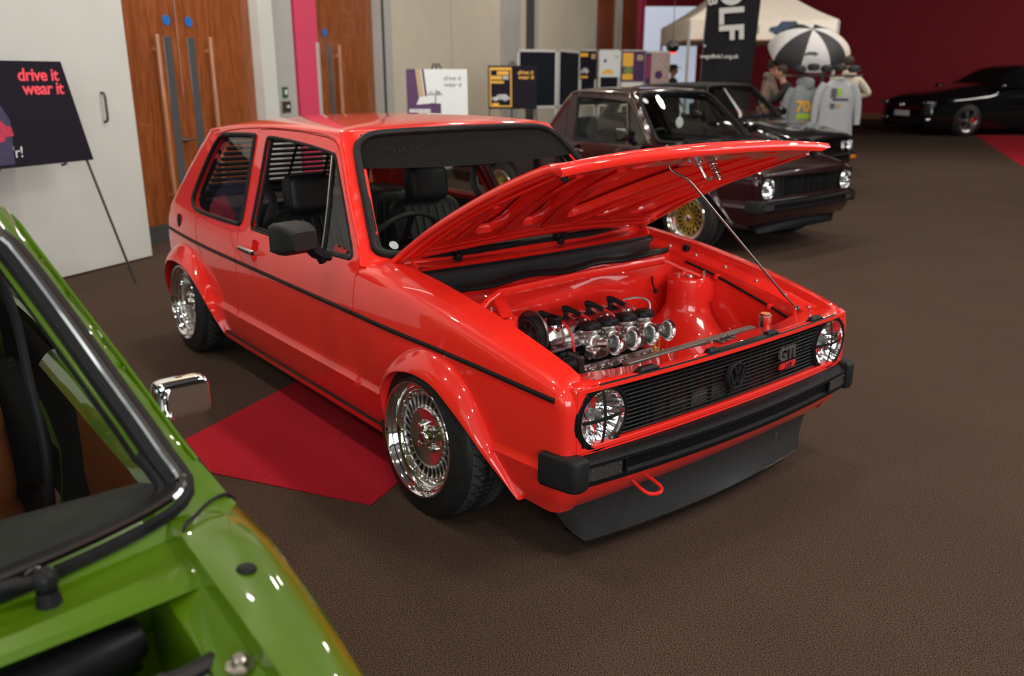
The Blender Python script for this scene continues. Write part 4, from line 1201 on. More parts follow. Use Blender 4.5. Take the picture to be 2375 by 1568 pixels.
    for i,y in enumerate(ys):
        o=Vector((.182,y,.545))
        t=MB().lathe([(.020,-.060),(.026,-.055),(.027,-.02),(.034,-.016),(.034,.012),(.028,.016),(.0265,.040)],o,dirv,28)
        t.box(-.018,.018,-.040,.040,-.052,-.030,b=.005,mx=Matrix.Translation(o)) 
        t.superbox(o+Vector((.012,0,-.028)),.030,.040,.018,.4,18,12)
        t.cyl(o+Vector((-.012,-.035,.010)),o+Vector((-.012,.050,.010)),.0085,seg=10)
        tb=t.build('throttle_body',ALU,e,40)
        # suction chamber standing on top
        q=o+Vector((-.024,.0,.030)); up_=Vector((-.12,0,1)).normalized()
        MB().lathe([(.022,-.02),(.024,.0),(.036,.008),(.040,.014),(.040,.022)],q,up_,28).build('chamber_base',ALU,tb)
        cm=MB().lathe([(.041,.021),(.042,.026),(.041,.040),(.037,.045),(.030,.046),(.028,.049),(.0001,.050)],q,up_,28)
        for a in (.5,2.1,3.7,5.2): 
            w=q+up_*.02+Vector((.040*math.cos(a),.040*math.sin(a),.004)); cm.cyl(w,w+Vector((0,0,.022)),.005,seg=6)
        cm.build('chamber_cap',RUB,tb,40)
        o2=o+dirv*.038
        MB().lathe([(.0255,.0),(.0265,.030),(.028,.055),(.032,.066),(.0375,.072),(.0405,.0725),(.0415,.070),(.039,.069),(.0335,.063),(.0285,.053)],o2,dirv,48)\
            .lathe([(.0262,.02),(.0250,.022),(.0240,.0),(.0240,-.04)],o2,dirv,40).lathe([(.0385,.0735),(.034,.068),(.0290,.055),(.0265,.035),(.0250,.01),(.0245,-.04)],o2,dirv,48).build('velocity_stack',mat('spun_aluminium',(.85,.85,.84),.20,metal=1,noise=.02),tb,60)
        MB().lathe([(.0001,-.036),(.0245,-.036)],o2,dirv,24).build('butterfly',ALU,tb)
        # intake runner to the head
        MB().tube([o-dirv*.05,o+Vector((-.075,0,-.03)),(ex+.09,y,.50)],.026,seg=14).build('intake_runner',ALUD,tb,60)
    # fuel rail and linkage
    MB().tube([(.212,-.255,.475),(.212,.13,.475)],.010,seg=10).tube([(.225,-.26,.462),(.225,.15,.462)],.005,seg=6).tube([(.20,-.235,.548),(.20,.11,.548)],.004,seg=6).build('fuel_rail',ALU,e)
    fl=MB().box(.140,.232,-.262,.140,.462,.478,b=.004)
    for i in range(9):
        y=-.25+.047*i; fl.cyl((.232,y,.458),(.232,y,.486),.006,seg=8); fl.sphere((.236,y+.02,.470),.006,seg=8,rings=6)
    fl.build('intake_flange',ALU,e)
    # side housing with black coupling (front corner)
    MB().tube([(.145,-.40,.455),(.165,-.345,.470),(.180,-.30,.482)],[.040,.033,.032],seg=20).lathe([(.040,-.012),(.046,-.010),(.046,.0),(.040,.004)],(.147,-.398,.456),(-.1,-.3,-.08),24).build('air_housing',mat('housing_grey',(.33,.32,.31),.35,metal=.9,noise=.1),e,50)
    MB().tube([(.178,-.310,.480),(.188,-.275,.488)],.0355,seg=20).tube([(.176,-.316,.479),(.179,-.306,.481)],.037,seg=20).build('coupling_hose',RUB,e,50)
    MB().box(.13,.235,-.285,-.262,.42,.53,b=.01).cyl((.19,-.29,.50),(.19,-.27,.50),.02).build('end_bracket',ALUD,e,40)
    # braided line
    MB().tube(resample([(.070,.085,.650),(.105,.135,.658),(.142,.155,.645),(.156,.150,.612),(.158,.138,.592)],24),.0042,seg=8).build('braided_line',mat('braid',(.6,.62,.62),.3,metal=.9,noise=.3,nscale=400),e)
    # dipstick loop
    P=[(.272,.058,.475)]+[(.275+.002*i/14,.068+.016*math.sin(2*PI*i/14-PI/2)*(.8),.510+.022*(-math.cos(2*PI*i/14))) for i in range(0,15)]+[(.272,.060,.475)]
    P=[(.27,.070,.455),(.27,.070,.486)]+[(.270,.070+.014*math.sin(a),.512-.026*math.cos(a)) for a in [2*PI*i/14 for i in range(15)]]
    MB().tube(P,.0048,seg=8).build('dipstick_handle',mat('orange_plastic',(.85,.28,.01),.4,noise=.04),e)
    # clutter of hoses, brackets and bolts below the throttles
    r=random.Random(3); cl=MB()
    for i in range(26):
        x=.13+.16*r.random();y=-.36+.52*r.random();z=.34+.10*r.random()
        cl.superbox((x,y,z),.012+.022*r.random(),.012+.02*r.random(),.012+.02*r.random(),.5,10,8)
    for i in range(7):
        y=-.34+.07*i; cl.tube(resample([(.12,y,.40),(.20,y+.03,.43),(.27,y+.01,.40),(.30,y+.05,.33)],10),.010,seg=8)
    cl.build('engine_ancillaries',ALUD,e,40)
    c2=MB()
    for i in range(34):
        x=.14+.15*r.random();y=-.34+.5*r.random();z=.40+.055*r.random()
        c2.cyl((x,y,z),(x+.004,y+.004,z+.012),.005+.003*r.random(),seg=6)
    c2.build('bracket_bolts',ALU,e)
    MB().tube(resample([(.20,.14,.46),(.28,.22,.44),(.38,.30,.42),(.45,.36,.42)],16),.014,seg=10).tube(resample([(-.05,-.39,.50),(-.09,-.44,.53),(-.10,-.50,.56)],8),.004,seg=6).build('coolant_hose',RUB,e)
    return e
def door_mirror(car,s,m=PLASG,m2=PLAS):
    # chunky square housing on a short foot
    c=Vector((-.650,s*.938,.902)); q=Matrix.Translation(c)@Matrix.Rotation(s*math.radians(-8),4,'Z')
    V=[];  
    sec=[(-.070,1.0,.058,.0),(-.030,1.02,.060,.0),(.000,1.0,.058,.0),(.040,.86,.044,0),(.058,.70,.034,0)]
    def f(u,v):
        a=2*PI*u;i=v*(len(sec)-1);k=int(i);t=i-k;A=sec[k];B=sec[min(k+1,len(sec)-1)]
        x=A[0]+(B[0]-A[0])*t;w=(A[1]+(B[1]-A[1])*t)*.073;h=A[2]+(B[2]-A[2])*t
        e=.30
        pw=lambda v_,e_:math.copysign(abs(v_)**e_,v_)
        return q@Vector((x,w*pw(math.cos(a),e),h*pw(math.sin(a),e)))
    mb=MB().grid(f,40,12,closeu=True)
    mb.grid(lambda u,v:f(u,1)*(1) if v==0 else q@Vector((.058,(q.inverted()@f(u,1)).y*(1-v),(q.inverted()@f(u,1)).z*(1-v))),40,2,closeu=True)
    h=mb.build('door_mirror',m,car,25)
    b=MB().tube([(c.x,s*.895,c.z-.015),(c.x+.012,s*.868,c.z-.055),(c.x+.018,s*.845,c.z-.072),(c.x+.022,s*.812,c.z-.078)],[.034,.030,.022,.018],seg=6,flat=(1,1))
    b.tube([(c.x+.016,s*.855,c.z-.06),(c.x+.018,s*.845,c.z-.100)],[.024,.016],seg=6)
    b.build('mirror_foot',m2,h,25)
    mg=MB().grid(lambda u,v:q@Vector((-.071,(u*2-1)*.074,(v*2-1)*.050)),1,1); mg.build('mirror_glass',CHR,h)
    return h
# ================================================================== the red car
red=classic_car('hatchback_car','bright red classic hatchback with open bonnet and exposed engine','car',(0,0,0),0,RED,
    dict(near=True,sunstrip=True,sticker=True,style='hatch'))
hd,hmx,hin=bonnet(red,RED,math.radians(34.9))
scuttle(red,RED)
bay_shell(red,RED); red_bay(red); build_engine(red)
prop_rod(red,(.560,.525,.640),tuple(hmx@Vector(hin(-.02,.86))))
for s in (-1,1): door_mirror(red,s)
make_wheel(red,(0,-.842,.282),-1,'deep',math.radians(3.0)); make_wheel(red,(-2.4,-.846,.278),-1,'deep',math.radians(2.5))
make_wheel(red,(0,.842,.282),1,'deep',math.radians(3.0)); make_wheel(red,(-2.4,.846,.278),1,'deep',math.radians(2.5))
# rear window louvre seen through the cabin, glass sticker, belts, interior mirror
lv=MB()
for i in range(10):
    z=.865+.032*i; hw=.50-.09*(i/9)
    x=XR(z)-.020
    lv.add([(x+.012,-hw,z-.006),(x+.012,hw,z-.006),(x-.022,hw,z+.004),(x-.022,-hw,z+.004),(x+.012,-hw,z-.016),(x+.012,hw,z-.016),(x-.022,hw,z-.004),(x-.022,-hw,z-.004)],[(0,1,2,3),(7,6,5,4),(0,4,5,1),(2,6,7,3)])
for y in (-.25,.0,.25): lv.tube([(XR(.85)-.012,y,.85),(XR(1.17)-.012,y*.86,1.17)],.008,seg=4)
lv.build('rear_window_louvre',mat('louvre_black',(.004,.004,.004),.8,spec=.05,noise=.05),red)
st=MB().lathe([(.0001,.001),(.019,.001),(.0195,0)],ws_pt(-.610,.862,.002),(.7,0,.7),28)
st.build('windscreen_sticker',mat('sticker_white',(.34,.42,.43),.7,spec=.1,noise=.15,nscale=60),red)
for s in (-1,1):
    MB().tube(resample([(-1.66,s*.60,1.15),(-1.655,s*.625,1.0),(-1.63,s*.60,.90),(-1.62,s*.64,.82),(-1.66,s*.69,.62),(-1.68,s*.70,.40)],20),.022,seg=6,flat=(.12,1)).build('seat_belt',RUB,red)
MB().superbox((-.80,0,1.135),.016,.11,.030,.45,20,12).tube([(-.80,0,1.14),(-.83,0,1.19)],.008).build('rear_view_mirror',PLAS,red)
# ================================================================== the green car
GX,GY,GZ=1.519,-2.6105,.0
TAPX[0]=.075
green=classic_car('hatchback_car','lime green classic hatchback without its bonnet, tan leather inside, nearest at lower left','car',(GX,GY,GZ),.0058,GREEN,
    dict(near=True,narrow=True,trimmat=TAN,railmat=GREEN,seal_k=1.45,chrome_seal=True,cross=False,spoilermat=RUB,indicators=False))
scuttle(green,GREEN,False,None)
bay_shell(green,GREEN,True)
TAPX[0]=0.
# wiper spindle and arm of the near side
def gw(y,arm=True):
    px=-.362;w=MB().sphere((px,y,.835),.017,1,1,1.15,18,12).lathe([(.020,-.02),(.017,0),(.014,.02)],(px,y,.80),(0,0,1),18)
    wi=w.build('wiper_spindle',RUB,green)
    MB().tube([(px-.004,y-.012,.838),(px-.014,y-.12,.846),(px-.03,y-.40,.852)],.0085,seg=8,flat=(.8,1.2)).build('wiper_arm',RUB,wi)
gw(.462);gw(-.10)
MB().lathe([(.0001,.003),(.008,.004),(.013,.002),(.015,-.002)],(-.262,.702,ZF(-.262)-.002),(0,.15,1),20).build('rubber_plug',RUB,green)
MB().lathe([(.0001,.012),(.008,.012),(.011,.009),(.012,.0),(.019,-.001),(.019,-.004)],(-.118,.630,ZF(-.118)-.03),(0,0,1),8).build('hinge_nut',STEEL,green)
MB().tube(resample([(-.30,-.10,.685),(-.315,.25,.695),(-.335,.45,.70),(-.350,.565,.705)],20),[.040]*19+[.037,.030],seg=20).build('heater_duct',RUB,green)
MB().tube([(-.17,.30,.715),(-.195,.54,.722),(-.190,.640,.712)],.019,seg=10).build('strut_brace',RUB,green)
MB().tube(resample([(-.492,.774,.800),(-.478,.756,.822),(-.455,.722,.8295),(-.430,.692,.8275),(-.405,.662,.823),(-.39,.653,.79)],20),.0032,seg=6).build('wing_seam_seal',RUB,green)
# chrome door mirror on a short arm
c=Vector((-.775,.790,.898))
mr=MB().superbox(c,.022,.052,.040,.36,36,22).tube([(-.745,.750,.885),(-.750,.752,.912),(-.765,.765,.925)],.009,seg=10).lathe([(.018,-.004),(.016,.006),(.009,.010)],(-.745,.750,.878),(0,.8,.6),20)
mr.build('door_mirror',CHR,green,50)
# door top rail, pull strap and belt seen through the screen
MB().tube(resample([(-1.30,.58,1.12),(-1.25,.60,1.0),(-1.20,.60,.86),(-1.15,.60,.70),(-1.1,.58,.5)],24),.010,seg=8).build('coiled_cable',RUB,green)
MB().tube(resample([(-1.55,.54,1.10),(-1.48,.53,.9),(-1.42,.52,.7),(-1.45,.5,.5)],16),.024,seg=6,flat=(.12,1)).build('seat_belt',RUB,green)
make_wheel(green,(0,.765,.282),1,'alloy'); make_wheel(green,(-2.4,.765,.28),1,'alloy')
make_wheel(green,(0,-.765,.282),-1,'alloy'); make_wheel(green,(-2.4,-.765,.28),-1,'alloy')
# ================================================================== maroon pick-up and black cabriolet
_HX=list(XRT)
XRT[:]=[(.18,-2.02),(.45,-2.04),(.80,-2.05),(.86,-2.03),(1.0,-1.97),(1.2,-1.86),(1.26,-1.80)]
_RA=list(RARCH);_RL=list(RLIP);_QW=list(QWIN)
RARCH[:]=[(-1.99,.215),(-1.96,.21),(-1.90,.208)]
maroon=classic_car('pickup_car','dark maroon classic pick-up with gold mesh wheels, parked behind the red car','car',(-2.593,4.435,.075),.0162,MAROON,
    dict(near=False,lip=.07,style='caddy',side_glass=True,cross=False,spoilermat=PLAS,trimmat=DARK))
MB().box(-2.08,-2.04,-.50,.50,.78,.82,b=.008).tube([(-1.98,-.48,.84),(-1.90,-.42,1.14),(-1.90,.42,1.14),(-1.98,.48,.84)],.02,seg=6,closed=True).build('rear_window_frame',MAROON,maroon)
bonnet(maroon,MAROON,0,False); scuttle(maroon,MAROON,True,RUB)
for s in (-1,1): door_mirror(maroon,s,BLACKP,PLAS)
# load bed with arches
bedl=[(-2.08,.21),(-2.28,.21)]+[(-2.65+.335*math.cos(a),.30+.30*math.sin(a)) for a in [PI*i/16 for i in range(1,16)]]+[(-3.02,.21),(-3.55,.24),(-3.58,.5),(-3.56,.78),(-2.08,.78)]
BEDR=(.3555,.3745)
def bedmap(x,z): return (x,interp(z,WT)-.01*clip((-2.0-x)/1.5)**2,z)
for s in (-1,1):
    panel('bed_side',[bedl],bedmap,s,MAROON,maroon,.05,rows=BEDR)
    MB().tube([(x,s*(bedmap(x,.78)[1]-.02),.785) for x in (-2.08,-2.6,-3.1,-3.55)],.026,seg=8,flat=(.8,1.2)).build('bed_rail',BLACKP,maroon)
    MB().grid(lambda u,v:(-2.65+.34*math.cos(PI*u),s*(.56+.25*v),.30+.31*math.sin(PI*u)),16,2).build('wheel_well_liner',DARK,maroon)
bd=MB().box(-3.52,-2.10,-.70,.70,.30,.34).box(-3.56,-3.50,-.74,.74,.26,.79,b=.01)
for i in range(9):
    for j in range(6): bd.lathe([(.06,-.001),(.05,.006),(.0001,.007)],(-2.2-.15*i,-.60+.24*j,.34),(0,0,1),6)
bd.build('load_bed',BLACKP,maroon)
lt=MB()
for i in range(16): lt.tube([(-2.12-.09*i,-.70,.80),(-2.12-.09*i-.05,-.70,.60)],.014,seg=4)
lt.build('bed_lattice',PLAS,maroon)
make_wheel(maroon,(0,-.825,.210),-1,'mesh',math.radians(3)); make_wheel(maroon,(-2.64,-.825,.210),-1,'mesh',math.radians(3))
make_wheel(maroon,(0,.825,.210),1,'mesh',math.radians(3)); make_wheel(maroon,(-2.64,.825,.210),1,'mesh',math.radians(3))
mt=MB().lathe([(.0001,.001),(.030,.001),(.031,0)],ws_pt(-.50,1.19,.004),(.7,0,.7),24).build('windscreen_sticker',WHITEM,maroon)
MB().lathe([(.0001,.006),(.05,.006),(.055,0)],(-.80,-.02,.98),(1,0,0),24).tube([(-.80,-.02,1.03),(-.80,-.01,1.13)],.004).build('hanging_disc',WHITEM,maroon)
XRT[:]=_HX;RARCH[:]=_RA
FAB=mat('roof_fabric',(.010,.010,.011),.8,noise=.15,nscale=40)
cab=classic_car('cabriolet_car','glossy black classic cabriolet with four round headlamps and fabric roof','car',(-4.648,7.946,.10),.0115,BLACKP,
    dict(near=False,lip=.05,quad=True,roofmat=FAB,side_glass=True,spoilermat=PLAS,trimmat=DARK))
bonnet(cab,BLACKP,0,False); scuttle(cab,BLACKP,True,RUB)
for s in (-1,1): door_mirror(cab,s,BLACKP,PLAS)
MB().box(.708,.722,.60,.72,.335,.385,b=.004).build('amber_indicator',AMB,cab)
for (x,y,sg) in ((0,-.81,-1),(-2.4,-.81,-1),(0,.81,1),(-2.4,.81,1)): make_wheel(cab,(x,y,.186),sg,'alloy')
# ================================================================== modern black hatchback far right
def modern_car():
    k=1.27; th=math.radians(243)
    ox=-8.2+.78*k*math.sin(th); oy=21.2-.78*k*math.cos(th)
    car=empty('modern_hatchback_car',(ox,oy,0),th); car.scale=(k,k,k)
    tag(car,'black modern hatchback with number plate parked at the red wall','car')
    BP=MAT_MB=mat('deep_black_paint',(.004,.004,.005),.12,coat=1,noise=.05)
    ST=[(.88,.60,.30,.60,.62),(.86,.74,.22,.66,.70),(.72,.84,.17,.70,.80),(.45,.89,.16,.74,.88),(0,.90,.16,.78,.96),(-.45,.90,.17,.84,1.03),(-.60,.90,.17,.87,1.05),(-1.2,.90,.17,.93,1.04),(-2.0,.90,.17,.97,1.02),(-2.7,.90,.17,.99,1.04),(-3.1,.86,.20,.98,1.05),(-3.35,.78,.28,.92,.98),(-3.42,.66,.40,.80,.88)]
    xs=[a[0] for a in ST][::-1];
    def tb(i): return [(a[0],a[i]) for a in ST[::-1]]
    T=[tb(i) for i in range(1,5)]
    def body(u,v):
        x=-3.42+4.30*u; w,zb,zs,zc=[sinterp(x,t) for t in T]
        t=v*2-1; a=abs(t)
        # side up to the shoulder, then deck to the centre
        if a>.45:
            q=(a-.45)/.55; z=zs+(zb-zs)*q; y=w*(1-.05*(1-q)**2-.10*q**4)+.012*math.exp(-((z-.72)/.03)**2)
        else:
            q=a/.45; y=w*.95*(q**.85); z=zc-(zc-zs)*q**3
        return (x,math.copysign(y,t) if t else 0,z)
    mb=MB().grid(body,90,40)
    b=mb.build('body_shell',BP,car,50)
    MB().grid(lambda u,v:(sinterp(.88,[(0,0),(1,.88)])-.012+.0*u,(u*2-1)*.60,.30+.31*v),6,4).build('front_panel',BP,car)
    CS=[(-.55,.66,.98,1.00),(-1.05,.58,1.0,1.28),(-1.35,.565,1.0,1.40),(-1.9,.57,1.0,1.445),(-2.6,.56,1.0,1.42),(-3.0,.54,1.0,1.37),(-3.30,.60,.98,1.10)]
    T2=[[(a[0],a[i]) for a in CS[::-1]] for i in (1,2,3)]
    def cabin(u,v,off=0.):
        x=-3.30+2.75*u; w,zb,zt=[sinterp(x,t) for t in T2]; zb=.96
        t=v*2-1;a=abs(t)
        if a>.4: q=(a-.4)/.6; z=zt-.03+(zb-zt+.03)*q; y=w+(.84-w)*q**1.1*min(1,1)
        else: q=a/.4; y=w*q**.9; z=zt-.03*q**3
        return (x,math.copysign(y+off,t),z+off*.6)
    MB().grid(cabin,50,30).build('cabin_roof',BP,car,50)
    gl=mat('dark_glass',(.004,.004,.005),.04,coat=1,noise=.02)
    for s in (0,1):
        for (a,c_) in ((.20,.46),(.49,.80)):
            MB().grid(lambda u,v:cabin(a+(c_-a)*u,(.03+.20*v*(1 if a>.4 else .95)) if s==0 else 1-(.03+.20*v),.006),14,6).build('side_window',gl,car)
    MB().grid(lambda u,v:(lambda p:(p[0]+.012,p[1]*.94,p[2]+.012))(cabin(.82+.17*u,.22+.56*v,.0)),14,16).build('windscreen',gl,car)
    def fx(y): return .905-.16*(abs(y)/.8)**2.6
    gm=MB()
    for i in range(4): gm.tube([(fx(y)-.0,y,.585+.018*i) for y in [-.5+.1*j for j in range(11)]],.006,seg=5)
    gm.build('upper_grille',GRIL,car)
    MB().tube([(fx(y)+.004,y,.575) for y in [-.5+.1*j for j in range(11)]],.005,seg=5).build('red_grille_strip',mat('dull_red',(.25,.01,.01),.4,noise=.05),car)
    MB().grid(lambda u,v:(fx((u*2-1)*.55)+.004,(u*2-1)*.55,.24+.12*v),14,3).build('lower_grille',GRIL,car)
    for s in (-1,1):
        h=MB().superbox((.80,s*.66,.655),.075,.135,.055,.6,24,14,mx=Matrix.Rotation(-s*.45,4,'Z')).build('headlamp',mat('headlamp_smoke',(.10,.10,.11),.1,coat=1,metal=.3,noise=.2,nscale=30),car)
        for j in range(2): MB().sphere((.868-.02*j,s*(.61+.09*j),.655),.034,.5,1,1,16,10).build('lamp_projector',CHR,h)
        MB().superbox((.80,s*.70,.33),.06,.10,.045,.6,20,12,mx=Matrix.Rotation(-s*.6,4,'Z')).build('fog_lamp',CHR,car)
        MB().superbox((-.62,s*.95,.985),.06,.085,.055,.6,18,12).build('door_mirror',BP,car)
    pl=MB().box(.908,.916,-.26,.26,.39,.50,b=.004).build('number_plate',WHITEM,car)
    MB().box(.9165,.918,-.26,-.225,.392,.498).build('plate_band',mat('plate_blue',(.01,.10,.45),.4,noise=.03),pl)
    MB().lathe([(.05,0),(.055,.008),(.06,0)],(.915,0,.62),(1,0,0),24).build('nose_badge',CHR,car)
    for (x,y,sg) in ((0,-.80,-1),(-2.64,-.80,-1),(0,.80,1),(-2.64,.80,1)):
        MB().grid(lambda u,v:(x+.36*math.cos(PI*u),sg*(.70+.205*v),.33+.36*math.sin(PI*u)),24,2).build('wheel_well_liner',DARK,car)
        make_wheel(car,(x,sg*.905,.32),sg,'alloy',R=.325,rim=.235)
    return car
modern=modern_car()
# ================================================================== the hall
def carpet(name,col,c2,scale=420.):
    m=bpy.data.materials.new(name);m.use_nodes=True;nt=m.node_tree;b=nt.nodes['Principled BSDF'];b.inputs['Roughness'].default_value=.95
    b.inputs['Specular IOR Level'].default_value=.15
    tc=nt.nodes.new('ShaderNodeTexCoord');n=nt.nodes.new('ShaderNodeTexNoise');n.inputs['Scale'].default_value=scale;n.inputs['Detail'].default_value=3
    n2=nt.nodes.new('ShaderNodeTexNoise');n2.inputs['Scale'].default_value=1.3;n2.inputs['Detail'].default_value=3
    nt.links.new(tc.outputs['Object'],n.inputs['Vector']);nt.links.new(tc.outputs['Object'],n2.inputs['Vector'])
    r=nt.nodes.new('ShaderNodeValToRGB');r.color_ramp.elements[0].position=.36;r.color_ramp.elements[1].position=.66
    r.color_ramp.elements[0].color=(*col,1);r.color_ramp.elements[1].color=(*c2,1);nt.links.new(n.outputs[0],r.inputs[0])
    mr=nt.nodes.new('ShaderNodeMapRange');mr.inputs[3].default_value=.82;mr.inputs[4].default_value=1.18;nt.links.new(n2.outputs[0],mr.inputs[0])
    v=nt.nodes.new('ShaderNodeVectorMath');v.operation='SCALE';nt.links.new(r.outputs[0],v.inputs[0]);nt.links.new(mr.outputs[0],v.inputs['Scale'])
    nt.links.new(v.outputs[0],b.inputs['Base Color'])
    bn=nt.nodes.new('ShaderNodeBump');bn.inputs['Strength'].default_value=.6;bn.inputs['Distance'].default_value=.004
    nt.links.new(n.outputs[0],bn.inputs['Height']);nt.links.new(bn.outputs[0],b.inputs['Normal'])
    return m
def wood(name,c1,c2):
    m=mat(name,c1,.32,coat=.4);nt=m.node_tree;b=nt.nodes['Principled BSDF'];tc=nt.nodes.new('ShaderNodeTexCoord');mp=nt.nodes.new('ShaderNodeMapping')
    mp.inputs['Scale'].default_value=(9,9,.9);n=nt.nodes.new('ShaderNodeTexNoise');n.inputs['Scale'].default_value=3;n.inputs['Detail'].default_value=6;n.inputs['Distortion'].default_value=1.2
    nt.links.new(tc.outputs['Object'],mp.inputs[0]);nt.links.new(mp.outputs[0],n.inputs['Vector'])
    r=nt.nodes.new('ShaderNodeValToRGB');r.color_ramp.elements[0].position=.35;r.color_ramp.elements[1].position=.7
    r.color_ramp.elements[0].color=(*c1,1);r.color_ramp.elements[1].color=(*c2,1);nt.links.new(n.outputs[0],r.inputs[0]);nt.links.new(r.outputs[0],b.inputs['Base Color'])
    return m
CARP=carpet('brown_carpet',(.009,.005,.0035),(.128,.080,.056),260.); CARR=carpet('red_carpet',(.20,.004,.010),(.58,.018,.034),260.)
WOOD=wood('door_veneer',(.20,.050,.010),(.36,.10,.024)); WOODL=wood('pull_bar_wood',(.42,.17,.08),(.55,.26,.13))
CREAM=mat('cream_wall',(.62,.56,.45),.7,noise=.03,nscale=3); WHITEW=mat('white_wall',(.62,.63,.60),.6,noise=.03,nscale=3)
GREYW=mat('grey_wall',(.42,.42,.40),.7,noise=.04,nscale=3);REDW=mat('red_wall',(.30,.005,.018),.75,noise=.05,nscale=2)
PINK=mat('pink_panel',(.70,.06,.14),.5,noise=.03);DGR=mat('dark_grey_trim',(.05,.05,.052),.5,noise=.05);VIS=mat('vision_glass_grey',(.09,.09,.095),.2,coat=.6,noise=.05)
BROWN=mat('brown_skirting',(.17,.07,.025),.6,noise=.08);CEIL=mat('ceiling_grey',(.16,.155,.15),.8,noise=.05);OUTW=mat('pale_wall',(.34,.33,.31),.7,noise=.05)
def S_(o): o['kind']='structure'; return o
WA=math.radians(118.6);WD=Vector((math.cos(WA),math.sin(WA),0));WN=Vector((WD.y,-WD.x,0));W0=Vector((-5.846,.052,0))
WM=Matrix(((WN.x,WD.x,0,W0.x),(WN.y,WD.y,0,W0.y),(0,0,1,0),(0,0,0,1)))   # local x = off the wall, y = along it
def wb(n0,n1,s0,s1,z0,z1,b=0.,mb=None): return (mb or MB()).box(n0,n1,s0,s1,z0,z1,b=b,mx=WM)
SN,SX,HX,HH=-13.,29.,25.,4.9
S_(wb(-.3,HX+.3,SN-.3,SX+.3,-.06,0).build('floor',CARP,None,smooth=False))
S_(wb(-.3,HX+.3,SN-.3,SX+.3,HH,HH+.1).build('ceiling',CEIL,None,smooth=False))
S_(wb(HX,HX+.2,SN,SX,0,HH).build('wall_right',OUTW)); S_(wb(0,HX,SN-.2,SN,0,HH).build('wall_back',OUTW))
S_(wb(0,HX,SX,SX+.2,0,HH).build('wall_far',REDW)); S_(wb(0,HX,SX-.03,SX,0,.20).build('baseboard_far',BROWN))
wl=MB()
for a,b_,m,nm in ((SN,-.28,WHITEW,'wall_left'),(1.60,1.83,WHITEW,'trim_1'),(1.83,2.24,GREYW,'wall_left'),(3.98,4.27,GREYW,'trim_2'),(4.27,7.94,CREAM,'wall_left'),(7.94,8.69,GREYW,'trim_3'),(8.69,9.10,CREAM,'wall_left'),(9.10,9.52,DGR,'trim_4'),(9.52,13.30,CREAM,'wall_left'),(14.92,15.33,CREAM,'wall_left'),(17.04,17.6,PINK,'wall_left'),(17.6,SX,REDW,'wall_left')):
    S_(wb(-.2,0 if nm[0]=='w' else .06,a,b_,0,HH).build(nm,m))
S_(wb(-.2,0,-.28,1.60,2.7,HH).build('wall_left',CREAM)); S_(wb(-.2,0,2.24,3.98,3.0,HH).build('wall_left',CREAM))
S_(wb(-.2,0,13.3,14.92,3.4,HH).build('wall_left',CREAM));S_(wb(-.2,0,15.33,17.04,3.4,HH).build('wall_left',CREAM))
for s0 in (6.11,11.2): S_(wb(0,.004,s0-.012,s0+.012,0,HH).build('trim_5',GREYW))
S_(wb(0,.02,-.28,1.60,0,.16).build('baseboard_left',DGR)); S_(wb(0,.03,4.27,13.3,0,.12).build('baseboard_left',DGR))
S_(wb(.06,.075,4.02,4.06,0,HH).build('trim_6',DGR));S_(wb(.06,.08,9.36,9.5,0,HH).build('trim_6',GREYW))
def door(nm,s0,s1,h,vs,ps,sign=None,handle=None,n0=-.10):
    d=S_(wb(n0,n0+.05,s0+.004,s1-.004,.02,h,b=.004).build(nm,WOOD))
    if vs: wb(n0+.049,n0+.056,vs,vs+.10,.30,1.83,b=.002).build('vision_panel',VIS,d)
    if ps: 
        q=MB();wb(n0+.09,n0+.125,ps-.018,ps+.018,.26,1.84,b=.006,mb=q);wb(n0+.05,n0+.10,ps-.01,ps+.01,.40,.43,mb=q);wb(n0+.05,n0+.10,ps-.01,ps+.01,1.70,1.73,mb=q);q.build('pull_bar',WOODL,d)
    if sign: 
        c=WM@Vector((n0+.055,sign,1.97));MB().lathe([(.0001,.003),(.045,.003),(.046,0)],c,WN,24).build('round_sign',mat('sign_blue',(.01,.16,.55),.4,noise=.03),d)
    if handle:
        c=WM@Vector((n0+.05,handle,.90));MB().lathe([(.026,0),(.026,.008),(.0001,.009)],c,WN,20).tube([c,c+WN*.05,c+WN*.052+WD*.10],.009).build('door_handle',STEEL,d)
    return d
door('door_1',-.28,.55,2.7,.37,.24,.43,.50); door('door_2',.55,1.60,2.7,.67,.92,.71)
door('door_3',2.70,3.98,3.0,2.95,3.12,2.91); door('door_4',13.34,14.90,3.4,13.9,None); door('door_5',15.36,17.0,3.4,15.9,None)
wb(-.04,.012,2.66,2.72,.2,1.85,b=.01).build('edge_guard',GREYW,S_(wb(-.12,.0,2.30,2.70,0,3.0).build('trim_7',PINK)))
S_(wb(-1.0,-.9,2.2,2.4,0,3.0).build('corridor_glow_sheet',mat('corridor_glow',(.5,.6,.7),.6,emit=(.7,.85,1.),estr=.6)))  # glowing sheet added behind the gap for the brightness of the corridor
def wthing(nm,label,cat,n0,n1,s0,s1,z0,z1,m,b=.004,**k):
    return tag(wb(n0,n1,s0,s1,z0,z1,b=b).build(nm,m),label,cat,**k)
t=wthing('wall_switch','small dark green call point above the socket on the grey pilaster','switch',0,.02,1.98,2.06,1.26,1.37,mat('green_plastic',(.01,.09,.05),.4,noise=.05))
wb(.019,.024,2.0,2.04,1.29,1.34).build('button',WHITEM,t)
t=wthing('wall_socket','square steel plate with a white knob below the green call point','socket',0,.015,1.94,2.10,1.10,1.22,STEEL)
wb(.014,.03,2.03,2.06,1.145,1.175,b=.005).build('knob',WHITEM,t)
